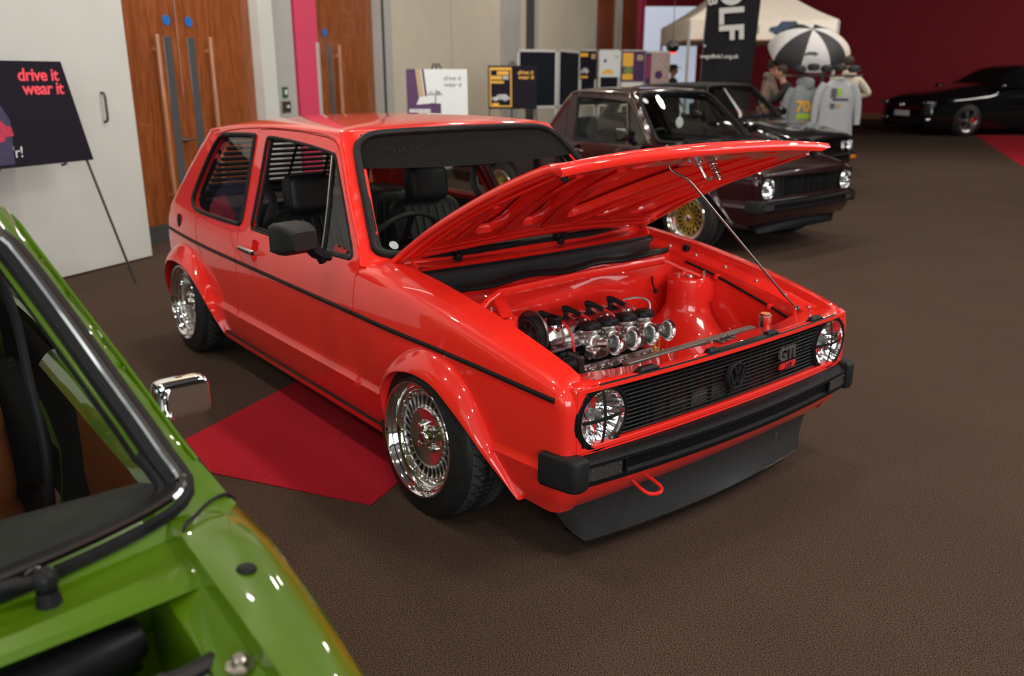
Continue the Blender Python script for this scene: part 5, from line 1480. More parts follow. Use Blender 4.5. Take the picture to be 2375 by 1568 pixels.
# tall white movable screens at the left
bd_=tag(wb(.38,.45,-2.6,-.545,.012,3.0,b=.004).build('partition_board',WHITEW),'tall white hinged partition board with a small black pull handle','partition')
q=MB(); a=WM@Vector((.452,-.86,1.25));q.tube(resample([a+Vector((0,0,-.11)),a+WN*.03+Vector((0,0,-.10)),a+WN*.035,a+WN*.03+Vector((0,0,.10)),a+Vector((0,0,.11))],12),.010,seg=8).build('pull_handle',DGR,bd_)
bd2=tag(wb(.38,.45,-5.0,-2.61,.012,3.0,b=.004).build('partition_board',WHITEW),'second white partition board, cut by the left picture edge','partition')
# ---- carpet inlays
def inlay(nm,o,du,dv):
    a=Vector((*o,0));P=[a,a+Vector((*du,0)),a+Vector((*du,0))+Vector((*dv,0)),a+Vector((*dv,0))]
    V=[(p.x,p.y,.0005) for p in P]+[(p.x,p.y,.004) for p in P]
    S_(MB().add(V,[(3,2,1,0),(4,5,6,7),(0,1,5,4),(1,2,6,5),(2,3,7,6),(3,0,4,7)]).build(nm,CARR,smooth=False))
inlay('floor_inlay',(-.147,-.954),(-.90,-.52),(-.86,1.56))
inlay('floor_inlay',(-8.33,22.17),(.96,.52),(3.95*1.6,-7.2*1.6))
# ---- posters on easels
def ray_plane(px,py,p0,n):
    d=_fw+_r2*((px-IMW/2)/FPX)-_u2*((py-IMH/2)/FPX);c=Vector(CAM)
    return c+d*((Vector(p0)-c).dot(n)/d.dot(n))
PINKT=mat('neon_pink_ink',(.90,.05,.09),.5,noise=.03);YEL=mat('yellow_ink',(.80,.42,.03),.5,noise=.04);PUR=mat('purple_ink',(.055,.008,.075),.5,noise=.04)
INK=mat('grey_ink',(.09,.09,.10),.5,noise=.04);BRD=mat('black_board',(.012,.010,.018),.6,spec=.08,noise=.05);BRDW=mat('white_board',(.62,.66,.66),.45,noise=.02);TANI=mat('tan_ink',(.42,.30,.16),.5,noise=.03);SILV=mat('silver_ink',(.45,.45,.47),.5,noise=.25,nscale=18)
def easel_poster(lab,o,xa,w,h,lean,boardm,lab2,ground=(0,0)):
    """o: lower-left corner of the board in the world, xa: direction to its right"""
    xa=Vector(xa).normalized();nn=Vector((-xa.y,xa.x,0))   # away from the viewer
    up=(Vector((0,0,1))+nn*lean).normalized();o=Vector(o)
    mx=frame(o,xa,up)
    fz=mx.to_3x3()@Vector((0,0,1)); sgn=1 if fz.dot(Vector(CAM)-o)>0 else -1
    b=MB().box(0,w,0,h,-.006,.006,b=.001).build('poster',boardm,None,mx=mx);tag(b,lab,'poster')
    e=MB()
    mid=o+xa*w*.5
    top=mid+up*(h+.06)-fz*sgn*.03
    def foot(p): return Vector((p.x,p.y,.006))
    down=-up/up.z
    for k in (-.42,.42):
        e_=mid+xa*k*w*1.1-fz*sgn*.018
        f_=e_+xa*(k*.45)-nn*.10; f_.z=.008
        e.tube([top+xa*k*.05,e_,f_],.009,seg=6)
    bk=top+nn*.26;bk.z=.008;e.tube([top,bk],.009,seg=6)
    e_=e.build('easel',DGR,None);tag(e_,lab2,'easel')
    for k in (-.25,.25): MB().tube([mid+xa*k*w-fz*sgn*.02-up*.012,mid+xa*k*w+fz*sgn*.03-up*.012],.009,seg=6).build('support_peg',DGR,e_)
    return b,mx,sgn
def art(b,mx,sgn,pts,m,name,d=.0065):
    z=d*sgn;q=MB().prism(pts,lambda p:mx@Vector((p[0],p[1],z)),lambda p:mx@Vector((p[0],p[1],z+.0008*sgn)))
    return q.build(name,m,b,smooth=False)
def txt(b,mx,sgn,s,x,y,size,m,name,rot=0,shear=.25,bold=.0):
    f=Matrix.Translation((x,y,.0066*sgn))@Matrix.Rotation(rot,4,'Z')
    if sgn<0: f=f@Matrix.Rotation(PI,4,'Y')
    return text_mesh(name,s,size,m,b,mx@f,.0004,shear=shear,bold=bold,space=.95)
def car_art(x,y,w,bm):   # side view outline of a small hatchback
    P=[(0,.12),(.0,.26),(.05,.30),(.22,.33),(.36,.52),(.80,.53),(.93,.33),(1,.30),(1,.12),(.86,.11),(.82,.03),(.74,.0),(.67,.03),(.64,.11),(.33,.11),(.30,.03),(.22,0),(.15,.03),(.11,.11)]
    return [(x+p[0]*w,y+p[1]*w*.75) for p in P]
def ell(x,y,rx,ry,n=20): return [(x+rx*math.cos(2*PI*i/n),y+ry*math.sin(2*PI*i/n)) for i in range(n)]
# large poster at the left edge
pn=Vector((WN.x,WN.y,.28)).normalized();p0=Vector((-4.20,-.90,.94))
A=ray_plane(216,370,p0,pn);B=ray_plane(0,385,p0,pn);T=ray_plane(177,148,p0,pn)
xa=(A-B);xa.z=0;xa.normalize();w_=.98;ol=A-xa*w_
b,mx,sg=easel_poster('black poster lettered in pink script on an easel by the partition',ol,xa,w_,(T-A).length*1.0,.28,BRD,'thin black tripod easel holding the black and pink poster')
ph=(T-A).length
txt(b,mx,sg,'drive it',.76,ph-.095,.115,PINKT,'script_lettering',bold=.0025);txt(b,mx,sg,'wear it',.765,ph-.185,.115,PINKT,'script_lettering',bold=.0025)
art(b,mx,sg,[(.02,.02),(.38,.02),(.45,.30),(.40,.45),(.20,.55),(.02,.50)],mat('indigo_ink',(.02,.015,.07),.5,noise=.3,nscale=30),'printed_picture')
art(b,mx,sg,car_art(.02,.16,.42,0),mat('crimson_ink',(.45,.01,.05),.5,noise=.3,nscale=30),'printed_car',.0075)
txt(b,mx,sg,"'r!",.42,.09,.10,BRDW,'script_lettering')
def flat_poster(px,D,w,h,z0,turn=0.):
    """lower left corner at picture column px and depth D, width along the picture plane"""
    c=Vector(CAM);rt=Vector((math.sin(YAW),-math.cos(YAW),0));r=Matrix.Rotation(turn,3,'Z')@rt
    d=_fw+_r2*((px-IMW/2)/FPX);t=D; P=c+d*t; P.z=z0
    return P,r
P,r=flat_poster(962,8.7,.60,.46,1.10,.12)
b,mx,sg=easel_poster('white poster with purple car art and palm tree on an easel',P,r,.575,.46,.22,BRDW,'black easel behind the white and purple poster')
art(b,mx,sg,[(0,0),(.32,0),(.32,.14),(.13,.15),(.10,.46),(0,.46)],PUR,'purple_print');
for x0,x1,m in ((.085,.108,TANI),(.108,.135,TANI),(.145,.165,PUR)): art(b,mx,sg,[(x0+.03,.18),(x1+.03,.18),(x1,.46),(x0,.46)],m,'stripe_print',.0072)
txt(b,mx,sg,'Caddy',.045,.25,.11,BRDW,'script_lettering',rot=PI/2,bold=.002)
art(b,mx,sg,[(.09,.13),(.12,.20),(.20,.21),(.22,.14)],BRDW,'printed_cab',.008);art(b,mx,sg,[(.02,.045),(.22,.045),(.22,.09),(.02,.09)],SILV,'printed_grille',.008)
for k in range(6):
    a=math.radians(15+30*k);art(b,mx,sg,[(.27,.22),(.27+.06*math.cos(a)-.01,.22+.05*math.sin(a)),(.27+.075*math.cos(a),.21+.05*math.sin(a))],INK,'palm_print',.008)
art(b,mx,sg,[(.262,.14),(.272,.14),(.276,.22),(.268,.22)],INK,'palm_print',.008)
txt(b,mx,sg,'drive it',.43,.375,.062,INK,'script_lettering');txt(b,mx,sg,'wear it',.435,.315,.062,INK,'script_lettering')
P,r=flat_poster(1136,12.3,.5,.46,1.07,.05)
b,mx,sg=easel_poster('black poster with yellow car print on an easel before the display screens',P,r,.65,.56,.2,BRD,'black easel behind the black and yellow poster')
mx=mx@Matrix.Diagonal((1.3,1.22,1,1))
fr=[(.015,.02),(.24,.02),(.24,.44),(.015,.44)]
art(b,mx,sg,fr,YEL,'yellow_frame');art(b,mx,sg,[(.028,.034),(.227,.034),(.227,.41),(.028,.41)],BRD,'frame_field',.0072)
for (x0,x1,y0,y1,m) in ((.03,.14,.31,.35,YEL),(.03,.16,.27,.295,YEL),(.15,.21,.31,.35,SILV),(.09,.21,.36,.40,YEL),(.04,.11,.03,.06,YEL)): art(b,mx,sg,[(x0,y0),(x1,y0),(x1,y1),(x0,y1)],m,'printed_block',.008)
art(b,mx,sg,car_art(.035,.08,.185,0),SILV,'printed_car',.008)
txt(b,mx,sg,'drive it',.38,.385,.06,YEL,'script_lettering',bold=.001);txt(b,mx,sg,'wear it',.385,.335,.06,YEL,'script_lettering',bold=.001)
# ---- display screens (felt panels in pale frames) behind the pick-up
FELT=mat('black_felt',(.012,.014,.020),.9,spec=.05,noise=.1,nscale=60);FRM=mat('pale_frame',(.52,.52,.50),.45,noise=.04)
def screen(px0,px1,D0,D1,z0,z1,lab,felt=True,grp=None,legs=True):
    P0,_=flat_poster(px0,D0,0,0,z0);P1,_=flat_poster(px1,D1,0,0,z0)
    xa=(P1-P0);w=xa.length;f=frame(P0,xa,(0,0,1));h=z1-z0
    m=MB().box(0,w,0,.035,-.02,.02,b=.004,mx=f).box(0,w,h-.035,h,-.02,.02,b=.004,mx=f).box(0,.035,0,h,-.02,.02,b=.004,mx=f).box(w-.035,w,0,h,-.02,.02,b=.004,mx=f)
    if legs: m.box(0,.035,-z0+.004,0,-.018,.018,mx=f).box(w-.035,w,-z0+.004,0,-.018,.018,mx=f).box(0,.035,-z0+.004,-z0+.03,-.25,.25,mx=f)
    o=m.build('display_screen',FRM,None);tag(o,lab,'display screen',grp)
    MB().box(.036,w-.036,.036,h-.036,-.012,.012,mx=f).build('felt_panel',FELT if felt else WHITEM,o)
    return o,f,w,h
G_='felt display screens in a zigzag row'
s1=screen(1197,1281,12.9,13.2,1.05,1.84,'wide black felt display screen at the left end of the row',grp=G_)
s2=screen(1283.5,1327,13.25,14.3,1.05,1.85,'narrow black felt display screen turned away beside the wide one',grp=G_)
s3=screen(1330,1366,15.9,15.75,1.0,1.91,'black felt display screen carrying the black and silver car print',grp=G_)
s4=screen(1369,1414,15.65,15.75,1.0,1.91,'black felt display screen below the white print with a yellow car',grp=G_)
s5=screen(1416,1465,15.8,15.95,1.0,1.91,'display screen carrying the print with an orange retro pattern',felt=False,grp=G_)
s6=screen(1467,1518,16.0,16.15,1.0,1.90,'display screen at the right end of the row with a pale print',felt=False,grp=G_)
def pinned(s,lab,m,x0,x1,y0,y1,parts):
    o,f,w,h=s;sg=1 if (f.to_3x3()@Vector((0,0,1))).dot(Vector(CAM)-f.translation)>0 else -1
    b=MB().box(x0*w,x1*w,y0*h,y1*h,.0205*sg,.026*sg,mx=f).build('poster',m,None,smooth=False);tag(b,lab,'poster')
    for P,mm,nm in parts: art(b,f,sg,[(x0*w+(x1-x0)*w*p[0],y0*h+(y1-y0)*h*p[1]) for p in P],mm,nm,.0265)
R=lambda a,b,c,d:[(a,c),(b,c),(b,d),(a,d)]
pinned(s3,'black print with silver car and yellow blocks pinned near the top',BRD,0,1,.48,.98,[(R(.05,.5,.8,.93),YEL,'printed_block'),(car_art(.05,.2,.5,0),SILV,'printed_car'),(R(.05,.5,.04,.12),YEL,'printed_block'),(R(.68,.92,.72,.9),TANI,'printed_block')])
pinned(s4,'white print with a small yellow car under a black dot',BRDW,0,1,.52,.98,[(car_art(.12,.08,.56,0),YEL,'printed_car'),(ell(.28,.62,.06,.07),BRD,'printed_dot'),(R(.70,.90,.72,.74),INK,'printed_line'),(R(.70,.90,.80,.82),INK,'printed_line')])
pinned(s5,'dark print with an orange and green retro lettering block',PUR,0,1,.44,.98,[(R(.05,.5,.5,.94),YEL,'printed_block'),(ell(.3,.38,.2,.12),mat('green_ink',(.15,.25,.06),.5,noise=.05),'printed_blob'),(R(.05,.5,.06,.26),YEL,'printed_block'),(R(.66,.92,.70,.88),TANI,'printed_block')])
pinned(s6,'pale pink print with a dark plum figure',mat('pale_pink_board',(.42,.30,.27),.6,noise=.15,nscale=20),0,1,.40,.96,[(R(.0,.22,0,1),PUR,'printed_band'),(ell(.55,.3,.16,.14),PUR,'printed_blob'),(R(.06,.14,.2,.9),PINKT,'printed_line')])
# ---- white screen and gazebo
def at(px,py,D): return Vector(CAM)+( _fw+_r2*((px-IMW/2)/FPX)-_u2*((py-IMH/2)/FPX))*D
CANV=mat('white_canvas',(.88,.80,.68),.75,noise=.04,nscale=5);CANW=mat('bluish_glow_screen',(.55,.60,.70),.7,noise=.03,emit=(.75,.82,1),estr=.45)  # emission added to the screen colour to brighten it; no lamp there
a=at(1497,15,20);b_=at(1622,12,20)
xa=(b_-a);xa.z=0;f=frame((a.x,a.y,0),xa,(0,0,1))
o=MB().box(0,xa.length,.004,a.z,-.03,.03,b=.01,mx=f).build('projection_screen',CANW,None);tag(o,'tall bluish white screen standing behind the left side of the gazebo','screen')
MB().box(-.03,xa.length+.03,0,.06,-.2,.2,mx=f).build('screen_base',DGR,o)
rt=Vector((math.sin(YAW),-math.cos(YAW),0));bkd=Vector((_fw.x,_fw.y,0)).normalized()
gz=empty('gazebo',tuple(at(1535,300,16.2).xy)+(0,));tag(gz,'white pop-up gazebo with printed valance by the red wall','gazebo')
L=at(1600,46,16.4);Rr=at(1946,43,16.4);L.z=Rr.z=(L.z+Rr.z)/2
ev=L.z;fx_=(Rr-L);wdt=fx_.length;fx_.normalize();bk=Vector((-fx_.y,fx_.x,0)); bk=bk if bk.dot(bkd)>0 else -bk
cor=[L,Rr,Rr+bk*3.1,L+bk*3.1];apex=(cor[0]+cor[2])/2+Vector((0,0,1.05))
inv=Matrix.Translation(-gz.location)
for k in range(4):
    A_,B_=cor[k],cor[(k+1)%4]
    def rf(u,v,A_=A_,B_=B_):
        p=A_.lerp(B_,u);q=p.lerp(apex,v); q=q.copy(); q.z-=.10*math.sin(PI*v)*(1-v)+.03*math.sin(PI*u)*(1-v); return q
    MB().grid(rf,12,10).build('roof_panel',CANV,gz,mx=inv)
    def vl(u,v,A_=A_,B_=B_): p=A_.lerp(B_,u);return Vector((p.x,p.y,p.z-.03*math.sin(PI*u)-.36*v-.01*math.sin(u*60)*v))
    MB().grid(vl,40,3).build('valance',CANV,gz,mx=inv)
    MB().box(-.02,.02,-.02,.02,.004,ev-.02,mx=inv@Matrix.Translation((cor[k].x,cor[k].y,0))).build('leg',FRM,gz)
    MB().tube([A_-Vector((0,0,.38)),B_-Vector((0,0,.38))],.018,seg=4).build('frame_rail',mat('frame_wood_tone',(.45,.25,.17),.6,noise=.05),gz,mx=inv)
o=fx_*0
fm=inv@frame(L+fx_*1.45+Vector((0,0,-.30))-bk*.012,fx_,(0,0,1))
vp=MB().prism(car_art(.10,.02,.62,0),lambda p:fm@Vector((p[0],p[1],0)),lambda p:fm@Vector((p[0],p[1],.004))).build('printed_car',mat('navy_ink',(.02,.05,.11),.5,noise=.1),gz,smooth=False)
for k in range(3): MB().box(-.42,-.10,.05+.05*k,.072+.05*k,0,.004,mx=fm).build('printed_line',INK,gz)
hl_=MB().sphere(at(1560,108,15.2),.115,seg=24,rings=14).build('hanging_ball_lamp',BLACKP,None);tag(hl_,'round black ball lamp glowing red underneath, hanging under the gazebo corner','lamp')
c_=at(1560,108,15.2);MB().tube([c_+Vector((0,0,.1)),Vector((c_.x,c_.y,HH))],.006).build('cable',DGR,hl_)
MB().lathe([(.0001,.0),(.05,.004),(.07,.02)],c_+Vector((0,0,-.118)),(0,0,1),20).build('red_light',mat('red_glow',(.8,.02,.01),.4,emit=(1,.03,.01),estr=2.5),hl_)
# ---- tall banner
def banner():
    bot=at(1655,262,14.4)
    root=empty('feather_banner',(bot.x,bot.y,0));tag(root,'tall black banner with large vertical white lettering beside the gazebo','banner')
    mi=Matrix.Translation(-root.location)
    w=.86;x_=rt
    def cl(u,v):
        z=.95+(3.35-.95)*v;p=bot-rt*.29+rt*(w*u+.10*v)+bkd*(.03*math.sin(u*9+v*3)*(1-v));p.z=z;return p
    MB().grid(cl,24,30).build('banner_cloth',mat('banner_black',(.016,.016,.018),.7,spec=.1,noise=.15,nscale=6),root,mx=mi)
    MB().tube([mi@Vector((cl(0,0).x,cl(0,0).y,.004)),mi@cl(0,.5),mi@cl(0,1)],.012,seg=6).build('banner_pole',DGR,root)
    MB().box(-.25,.25,-.2,.2,.0,.03,b=.01).build('banner_base',DGR,root)
    wt=mat('banner_white',(.60,.60,.58),.6,noise=.04)
    def place(s,px,py,size,rot,nm,bold=.004,sp=1.):
        c=ray_plane(px,py,tuple(bot-bkd*.07),bkd);fm=mi@frame(c,rt*math.cos(rot)+Vector((0,0,math.sin(rot))),-rt*math.sin(rot)+Vector((0,0,math.cos(rot))))
        return text_mesh(nm,s,size,wt,root,fm,.002,bold=bold,space=sp)
    place('GOLF',1694,-12,.55,-PI/2+.07,'vertical_lettering',.016);place('CLUB',1652,-28,.21,-PI/2+.07,'vertical_lettering',.006);place('vwgolfmk1.org.uk',1668,131,.088,0,'web_lettering',.002)
    MB().sphere(mi@ray_plane(1634,107,tuple(bot-bkd*.05),bkd),.022,seg=12,rings=8).build('banner_dot',mat('pale_blue_dot',(.45,.5,.8),.5,noise=.02),root)
banner()
# ---- umbrellas
def umbrella(lab,ap,axis,r,ms,depth=.34,mark=True):
    axis=Vector(axis).normalized();q=Vector((0,0,1)).rotation_difference(axis)
    root=empty('golf_umbrella',ap);tag(root,lab,'umbrella')
    for k in range(8):
        ph_=math.atan2(tw_.y,tw_.x)-PI*3/8;a0=2*PI*k/8+ph_;a1=2*PI*(k+1)/8+ph_
        def g(u,v):
            a=a0+(a1-a0)*u;rr=r*math.sin(v*PI*.47)/math.sin(PI*.47)*(1-.07*math.sin(PI*u)*v);z=-depth*(1-math.cos(v*PI*.47))/(1-math.cos(PI*.47))-.02*math.sin(PI*u)*v
            return q@Vector((rr*math.cos(a),rr*math.sin(a),z))
        MB().grid(g,6,12).build('canopy_panel',ms[k%2],root)
        pts=[q@Vector((r*math.sin(v*PI*.47)/math.sin(PI*.47)*math.cos(a0)*.99,r*math.sin(v*PI*.47)/math.sin(PI*.47)*math.sin(a0)*.99,-depth*(1-math.cos(v*PI*.47))/(1-math.cos(PI*.47))-.008)) for v in [i/8 for i in range(9)]]
        MB().tube(pts,.004,seg=4).build('rib',STEEL,root)
    MB().tube([q@Vector((0,0,.05)),q@Vector((0,0,-.85))],.008).build('shaft',STEEL,root)
    MB().tube([q@Vector((0,0,-.80)),q@Vector((0,0,-.92))],.016).build('handle',DGR,root)
    return root,q
tw_=(-_fw);UB=mat('umbrella_black',(.016,.018,.020),.6,noise=.05);UW=mat('umbrella_white',(.58,.58,.58),.6,noise=.04)
u1,uq=umbrella('black and white segmented golf umbrella held over the clothes stand',at(1885,68,13.9),(tw_.x*.55,tw_.y*.55,.9),.64,(UB,UW),.42)
ap=Vector(u1.location)
cmk=at(1878,130,13.5);fm=frame(cmk-ap,rt,(0,0,1))
MB().prism(car_art(-.13,.0,.27,0),lambda p:fm@Vector((p[0],p[1]*.6,.0)),lambda p:fm@Vector((p[0],p[1]*.6,.004))).build('printed_mark',INK,u1,smooth=False)
u2,_q=umbrella('larger cream umbrella open behind the black and white one',at(1887,62,14.9),(tw_.x*.35,tw_.y*.35,1.1),.70,(mat('umbrella_cream',(.60,.55,.46),.6,noise=.05),mat('umbrella_cream_two',(.56,.51,.43),.6,noise=.05)),.40)
# ---- garments on a stand
def garment(lab,px,D,zt,w,h,m,pr,hood):
    c=at(px,200,D);root=empty('sweatshirt',(c.x,c.y,zt));tag(root,lab,'sweatshirt')
    f=frame((0,0,0),rt,(0,0,1))
    def body(u,v):
        a=2*PI*u;z=-h*v; ww=w*.5*(.45+.55*sstep(v*7))*(1+.04*v+.03*math.sin(v*9));d=.10*(.6+.4*sstep(v*4))+.010*math.sin(a*7)*v
        return f@Vector((ww*math.copysign(abs(math.cos(a))**.8,math.cos(a)),z,d*math.sin(a)))
    b=MB().grid(body,40,18,closeu=True).build('garment_body',m,root,60)
    for s in (-1,1):
        pts=[f@Vector((s*w*.36,-.07,0)),f@Vector((s*w*.52,-.20,.01)),f@Vector((s*w*.60,-.42,.02)),f@Vector((s*w*.62,-.66,.03))]
        MB().tube(resample([tuple(p) for p in pts],10),[.075-.003*i for i in range(11)],seg=12).build('sleeve',m,root,60)
    if hood: MB().superbox(f@Vector((0,.02,-.02)),.15,.07,.10,.7,20,12).build('hood',m,root,60)
    else: MB().tube([f@Vector((.085*math.cos(a),.0+.02*math.sin(a),.07*math.sin(a))) for a in [2*PI*i/16 for i in range(16)]],.016,closed=True).build('collar',m,root)
    sgn=1 if (f.to_3x3()@Vector((0,0,1))).dot(Vector(CAM)-c)>0 else -1
    for (x0,x1,z0,z1,mm) in pr:
        MB().box(x0,x1,z0,z1,sgn*.098,sgn*.106,mx=f).build('printed_block',mm,root,smooth=False)
    return root,f,sgn
HG=mat('grey_marl',(.23,.25,.27),.85,noise=.12,nscale=30);HW=mat('pale_marl',(.42,.44,.46),.85,noise=.08,nscale=30)
LIME=mat('lime_ink',(.35,.55,.03),.5,noise=.04)
g1,f1,sg1=garment('grey hooded sweatshirt with orange 70s print on the stand',1868,13.2,1.36,.50,.78,HG,[(-.13,.11,-.50,-.42,LIME),(-.13,.13,-.62,-.54,YEL)],True)
fz=f1@Vector((0,0,1))
tm=f1@Matrix.Translation((0,-.32,.108*sg1))
if sg1<0: tm=tm@Matrix.Rotation(PI,4,'Y')
text_mesh('seventies_lettering','70s',.22,YEL,g1,tm,.002,bold=.008)
g2,f2,sg2=garment('pale grey sweatshirt with small dark print beside the hooded one',1944,13.0,1.44,.54,.98,HW,[(-.13,-.05,-.26,-.12,INK),(-.03,.03,-.24,-.12,LIME),(-.10,.14,-.30,-.27,PUR),(-.13,-.06,-.42,-.34,INK),(-.04,.02,-.41,-.35,TANI)],False)
c=at(1905,200,13.25)
rk=MB().tube([Vector((c.x,c.y,.01)),Vector((c.x,c.y,1.56))],.018).tube([Vector((c.x,c.y,1.50))-rt*.62,Vector((c.x,c.y,1.50))+rt*.62],.014).tube([Vector((c.x,c.y,.02))-rt*.4,Vector((c.x,c.y,.02))+rt*.4],.02).tube([Vector((c.x,c.y,.02))-bkd*.3,Vector((c.x,c.y,.02))+bkd*.3],.02)
for k in (-.27,.27):
    q_=Vector((c.x,c.y,1.50))+rt*k; rk.tube([q_,q_-Vector((0,0,.10)),q_-Vector((0,0,.14))+rt*.14],.008).tube([q_-Vector((0,0,.10)),q_-Vector((0,0,.14))-rt*.14],.008)
rk=rk.build('clothes_stand',DGR,None);tag(rk,'black clothes stand carrying the two sweatshirts','stand')
for k,(dx,dz) in enumerate(((-.36,1.60),(-.15,1.63),(.06,1.61),(.27,1.62),(.48,1.60))):
    q_=Vector((c.x,c.y,dz))+rt*dx
    h_=MB().superbox(q_,.085,.085,.055,.7,18,10).superbox(q_-bkd*.08-Vector((0,0,.03)),.07,.07,.012,.6,14,8).build('baseball_cap',UB,None)
    tag(h_,['black cap above the grey hooded sweatshirt','black cap at the top centre of the clothes stand','black cap over the gap between the sweatshirts','black cap over the pale sweatshirt','black cap at the right end of the stand'][k],'cap','caps on the clothes stand')
# ---- people
SKIN=mat('skin',(.52,.27,.19),.55,noise=.06,nscale=30)
def skinmesh(name,nodes,edges,m,parent,sub=1,mx=None):
    me=bpy.data.meshes.new(name);me.from_pydata([n[0] for n in nodes],edges,[]);o=bpy.data.objects.new(name+'_tmp',me);C.objects.link(o)
    md=o.modifiers.new('s','SKIN');md.use_smooth_shade=True
    for i,n in enumerate(nodes):
        sv=me.skin_vertices[0].data[i];r=n[1];sv.radius=r if isinstance(r,tuple) else (r,r);sv.use_root=(i==0)
    s=o.modifiers.new('u','SUBSURF');s.levels=sub;s.render_levels=sub
    dg=bpy.context.evaluated_depsgraph_get();m2=bpy.data.meshes.new_from_object(o.evaluated_get(dg));bpy.data.objects.remove(o)
    m2.name=name
    if mx is not None:m2.transform(mx)
    m2.materials.clear();m2.materials.append(m);m2.polygons.foreach_set('use_smooth',[True]*len(m2.polygons))
    ob=bpy.data.objects.new(name,m2);C.objects.link(ob)
    if parent is not None: ob.parent=parent
    return ob
def person(lab,loc,rz,jm,tm,hm,armL,armR,hat=None,hgt=1.76,lean=0.,hood=False):
    """front of the figure looks along local +x; arms: (elbow, wrist) relative to the shoulder"""
    root=empty('person',loc,rz);tag(root,lab,'person')
    s=hgt/1.76
    hip=Vector((0,0,.93));ch=Vector((lean*.5,0,1.28));nk=Vector((lean,0,1.50));hd=Vector((lean*1.15+.01,0,1.64))
    N=[(hip,.12),(Vector((lean*.2,0,1.08)),.11),(ch,.13),(nk,.052),(hd,.06)];E=[(0,1),(1,2),(2,3),(3,4)]
    def limb(st,pts,rs):
        i=st
        for p,r in zip(pts,rs): N.append((p,r));E.append((i,len(N)-1));i=len(N)-1
        return i
    arms=[]
    for sg,ar in ((1,armL),(-1,armR)):
        sh=ch+Vector((.0,sg*.185,.14));el=sh+Vector(ar[0]);wr=el+Vector(ar[1]);arms.append((sh,el,wr))
        limb(2,[sh,el,wr],[.055,.040,.028])
    legs=[]
    for sg in (1,-1):
        h=hip+Vector((0,sg*.095,-.06));k=Vector((.02,sg*.11,.50));a=Vector((-.02,sg*.115,.09));legs.append((h,k,a))
        limb(0,[h,k,a,Vector((.11,sg*.13,.035))],[.085,.058,.042,.034])
    S=Matrix.Scale(s,4)
    b=skinmesh('body',N,E,SKIN,root,1,S)
    # head shape, face, ears
    hm_=MB()
    def hdp(u,v):
        a=2*PI*u;t=PI*(v*.998+.001);x=.095*math.sin(t)*math.cos(a);y=.075*math.sin(t)*math.sin(a);z=.118*math.cos(t)
        if z<0: x*=1+.3*z/.118*(.3 if x>0 else 1);y*=1+.32*z/.118
        if x>.06: x+=.022*math.exp(-((y/.016)**2+((z+.012)/.026)**2))-.010*math.exp(-(((abs(y)-.030)/.016)**2+((z-.018)/.014)**2))+.006*math.exp(-((y/.03)**2+((z+.055)/.010)**2))
        return (hd.x+x,y,hd.z+z)
    hm_.grid(hdp,40,30,closeu=True)
    for sg in (-1,1): hm_.superbox((hd.x-.005,sg*.078,hd.z-.005),.018,.008,.030,.8,12,8)
    hm_.build('head',SKIN,b,60,mx=S)
    for sg in (-1,1): MB().sphere((hd.x+.086,sg*.030,hd.z+.016),.010,seg=8,rings=6).build('eye',DARK,b,mx=S)
    MB().superbox((hd.x-.018,0,hd.z+.040),.092,.083,.088,.9,24,14).build('hair',hm,b,60,mx=S)
    if hat: MB().superbox((hd.x-.005,0,hd.z+.085),.100,.088,.055,.8,22,12).superbox((hd.x+.11,0,hd.z+.062),.07,.06,.010,.7,16,8).build('cap',hat,root,60,mx=S)
    for (sh,el,wr) in arms:
        d=(wr-el).normalized();sd=d.cross(Vector((0,0,1))); sd=sd.normalized() if sd.length>.1 else Vector((0,1,0));dn=sd.cross(d)
        Nh=[(wr,(.024,.02)),(wr+d*.045,(.032,.018)),(wr+d*.085,(.036,.015))];Eh=[(0,1),(1,2)]
        for k,(off,L) in enumerate(((-.027,.066),(-.009,.078),(.009,.074),(.026,.058))):
            i0=2
            for q,t in enumerate((.35,.7,1.0)):
                Nh.append((wr+d*(.088+L*t*.95)+sd*off*(1+.1*t)-dn*(.014*t*t),.0085-.0008*q));Eh.append((i0,len(Nh)-1));i0=len(Nh)-1
        i0=1
        for q,t in enumerate((.5,1.)): Nh.append((wr+d*(.045+.045*t)+sd*(-.036-.018*t)-dn*.01,.0095));Eh.append((i0,len(Nh)-1));i0=len(Nh)-1
        skinmesh('hand',Nh,Eh,SKIN,b,1,S)
    # jacket and trousers follow the skeleton
    NJ=[(Vector((lean*.1,0,.90)),(.175,.125)),(Vector((lean*.25,0,1.08)),(.165,.118)),(ch,(.185,.125)),(ch+Vector((lean*.3,0,.15)),(.11,.09)),(nk+Vector((0,0,-.02)),.068)];EJ=[(0,1),(1,2),(2,3),(3,4)]
    for (sh,el,wr) in arms:
        i0=2
        for p,r in ((sh,.078),((sh+el)/2,.064),(el,.056),((el+wr)/2,.050),(wr,.040)): NJ.append((p,r));EJ.append((i0,len(NJ)-1));i0=len(NJ)-1
    skinmesh('jacket',NJ,EJ,jm,root,2,S)
    if hood: MB().superbox((nk.x-.07,0,nk.z-.0),.07,.11,.06,.8,20,12).build('hood',jm,root,60,mx=S)
    NT=[(Vector((0,0,.95)),(.135,.12))];ET=[]
    for (h,k,a) in legs:
        i0=0
        for p,r in ((h-Vector((0,0,.04)),.098),((h+k)/2,.082),(k,.068),((k+a)/2,.062),(a+Vector((0,0,-.0)),.056)): NT.append((p,r));ET.append((i0,len(NT)-1));i0=len(NT)-1
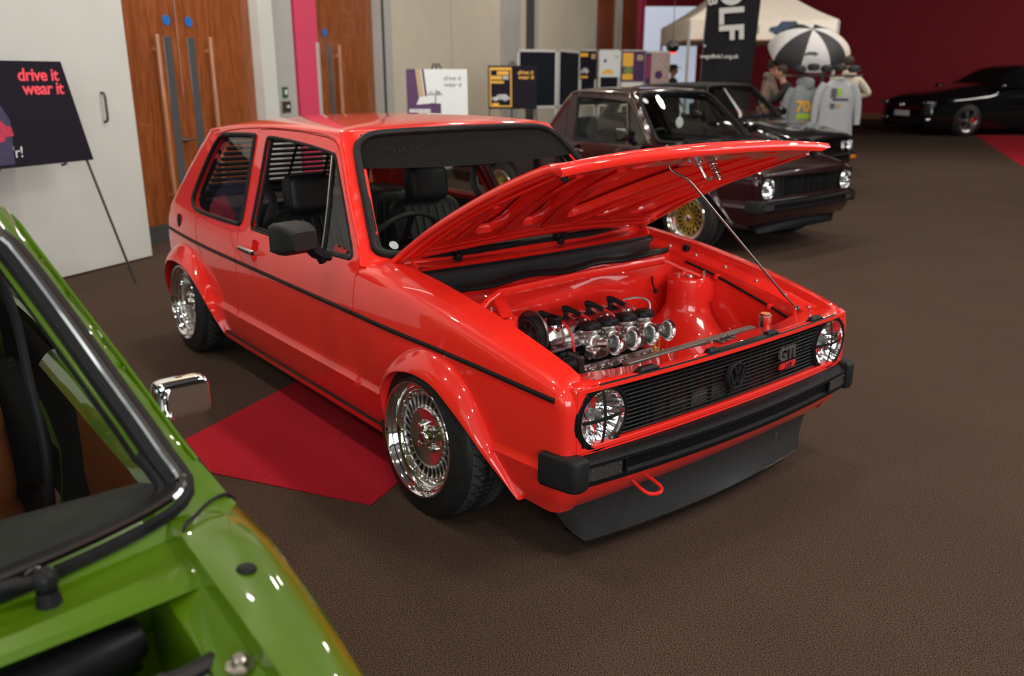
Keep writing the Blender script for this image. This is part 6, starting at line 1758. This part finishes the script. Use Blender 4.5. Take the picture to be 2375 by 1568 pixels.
    skinmesh('trousers',NT,ET,tm,root,2,S)
    for (h,k,a) in legs: MB().superbox((a.x+.055,a.y,.042),.135,.048,.038,.7,20,10).build('shoe',DGR,root,60,mx=S)
    return root
def gnd(px,D): 
    p=at(px,300,D);return (p.x,p.y,0)
KH=mat('taupe_fleece',(.26,.21,.18),.9,noise=.12,nscale=25);DJ=mat('dark_jacket',(.020,.014,.013),.8,noise=.2,nscale=25);CRJ=mat('cream_jacket',(.62,.56,.44),.8,noise=.08,nscale=12)
JEAN=mat('navy_jeans',(.02,.035,.06),.85,noise=.15,nscale=30);HAIR=mat('brown_hair',(.035,.02,.012),.7,noise=.2,nscale=60);BJ=mat('black_jacket',(.012,.014,.013),.8,noise=.15,nscale=20);RJ=mat('red_jumper',(.30,.02,.015),.8,noise=.1)
fa=math.atan2(rt.y,rt.x)
person('person in a grey hooded top leaning towards the clothes stand, one arm reaching out',gnd(1766,14.6),fa,KH,JEAN,HAIR,((.16,.02,-.24),(.20,-.02,.02)),((.10,-.05,-.26),(.22,.0,-.04)),lean=.10,hood=True)
person('person in dark brown clothes bending over the goods beside the grey hooded one',gnd(1836,13.75),fa+PI*.9,DJ,DJ,HAIR,((.18,.03,-.20),(.18,-.04,-.10)),((.16,-.02,-.22),(.2,.02,-.08)),lean=.22,hgt=1.66)
person('person in cream jacket and navy jeans behind the pale sweatshirt',gnd(1950,13.9),fa+PI*.55,CRJ,JEAN,HAIR,((-.06,-.02,-.28),(.16,.03,-.12)),((-.05,-.20,-.22),(.16,.14,-.06)),hgt=1.80,hood=True)
person('person in black jacket and dark cap far back under the gazebo, in profile',gnd(1553,19.0),fa,BJ,DJ,HAIR,((.04,.03,-.28),(.16,.0,-.14)),((.02,-.03,-.29),(.14,0,-.18)),hat=UB,hgt=1.72)
person('person with dark hair partly hidden at the gazebo pole, left of the capped one',gnd(1527,19.6),fa+PI,RJ,DJ,HAIR,((.02,.03,-.29),(.08,0,-.24)),((.02,-.03,-.29),(.08,0,-.24)),hgt=1.70)
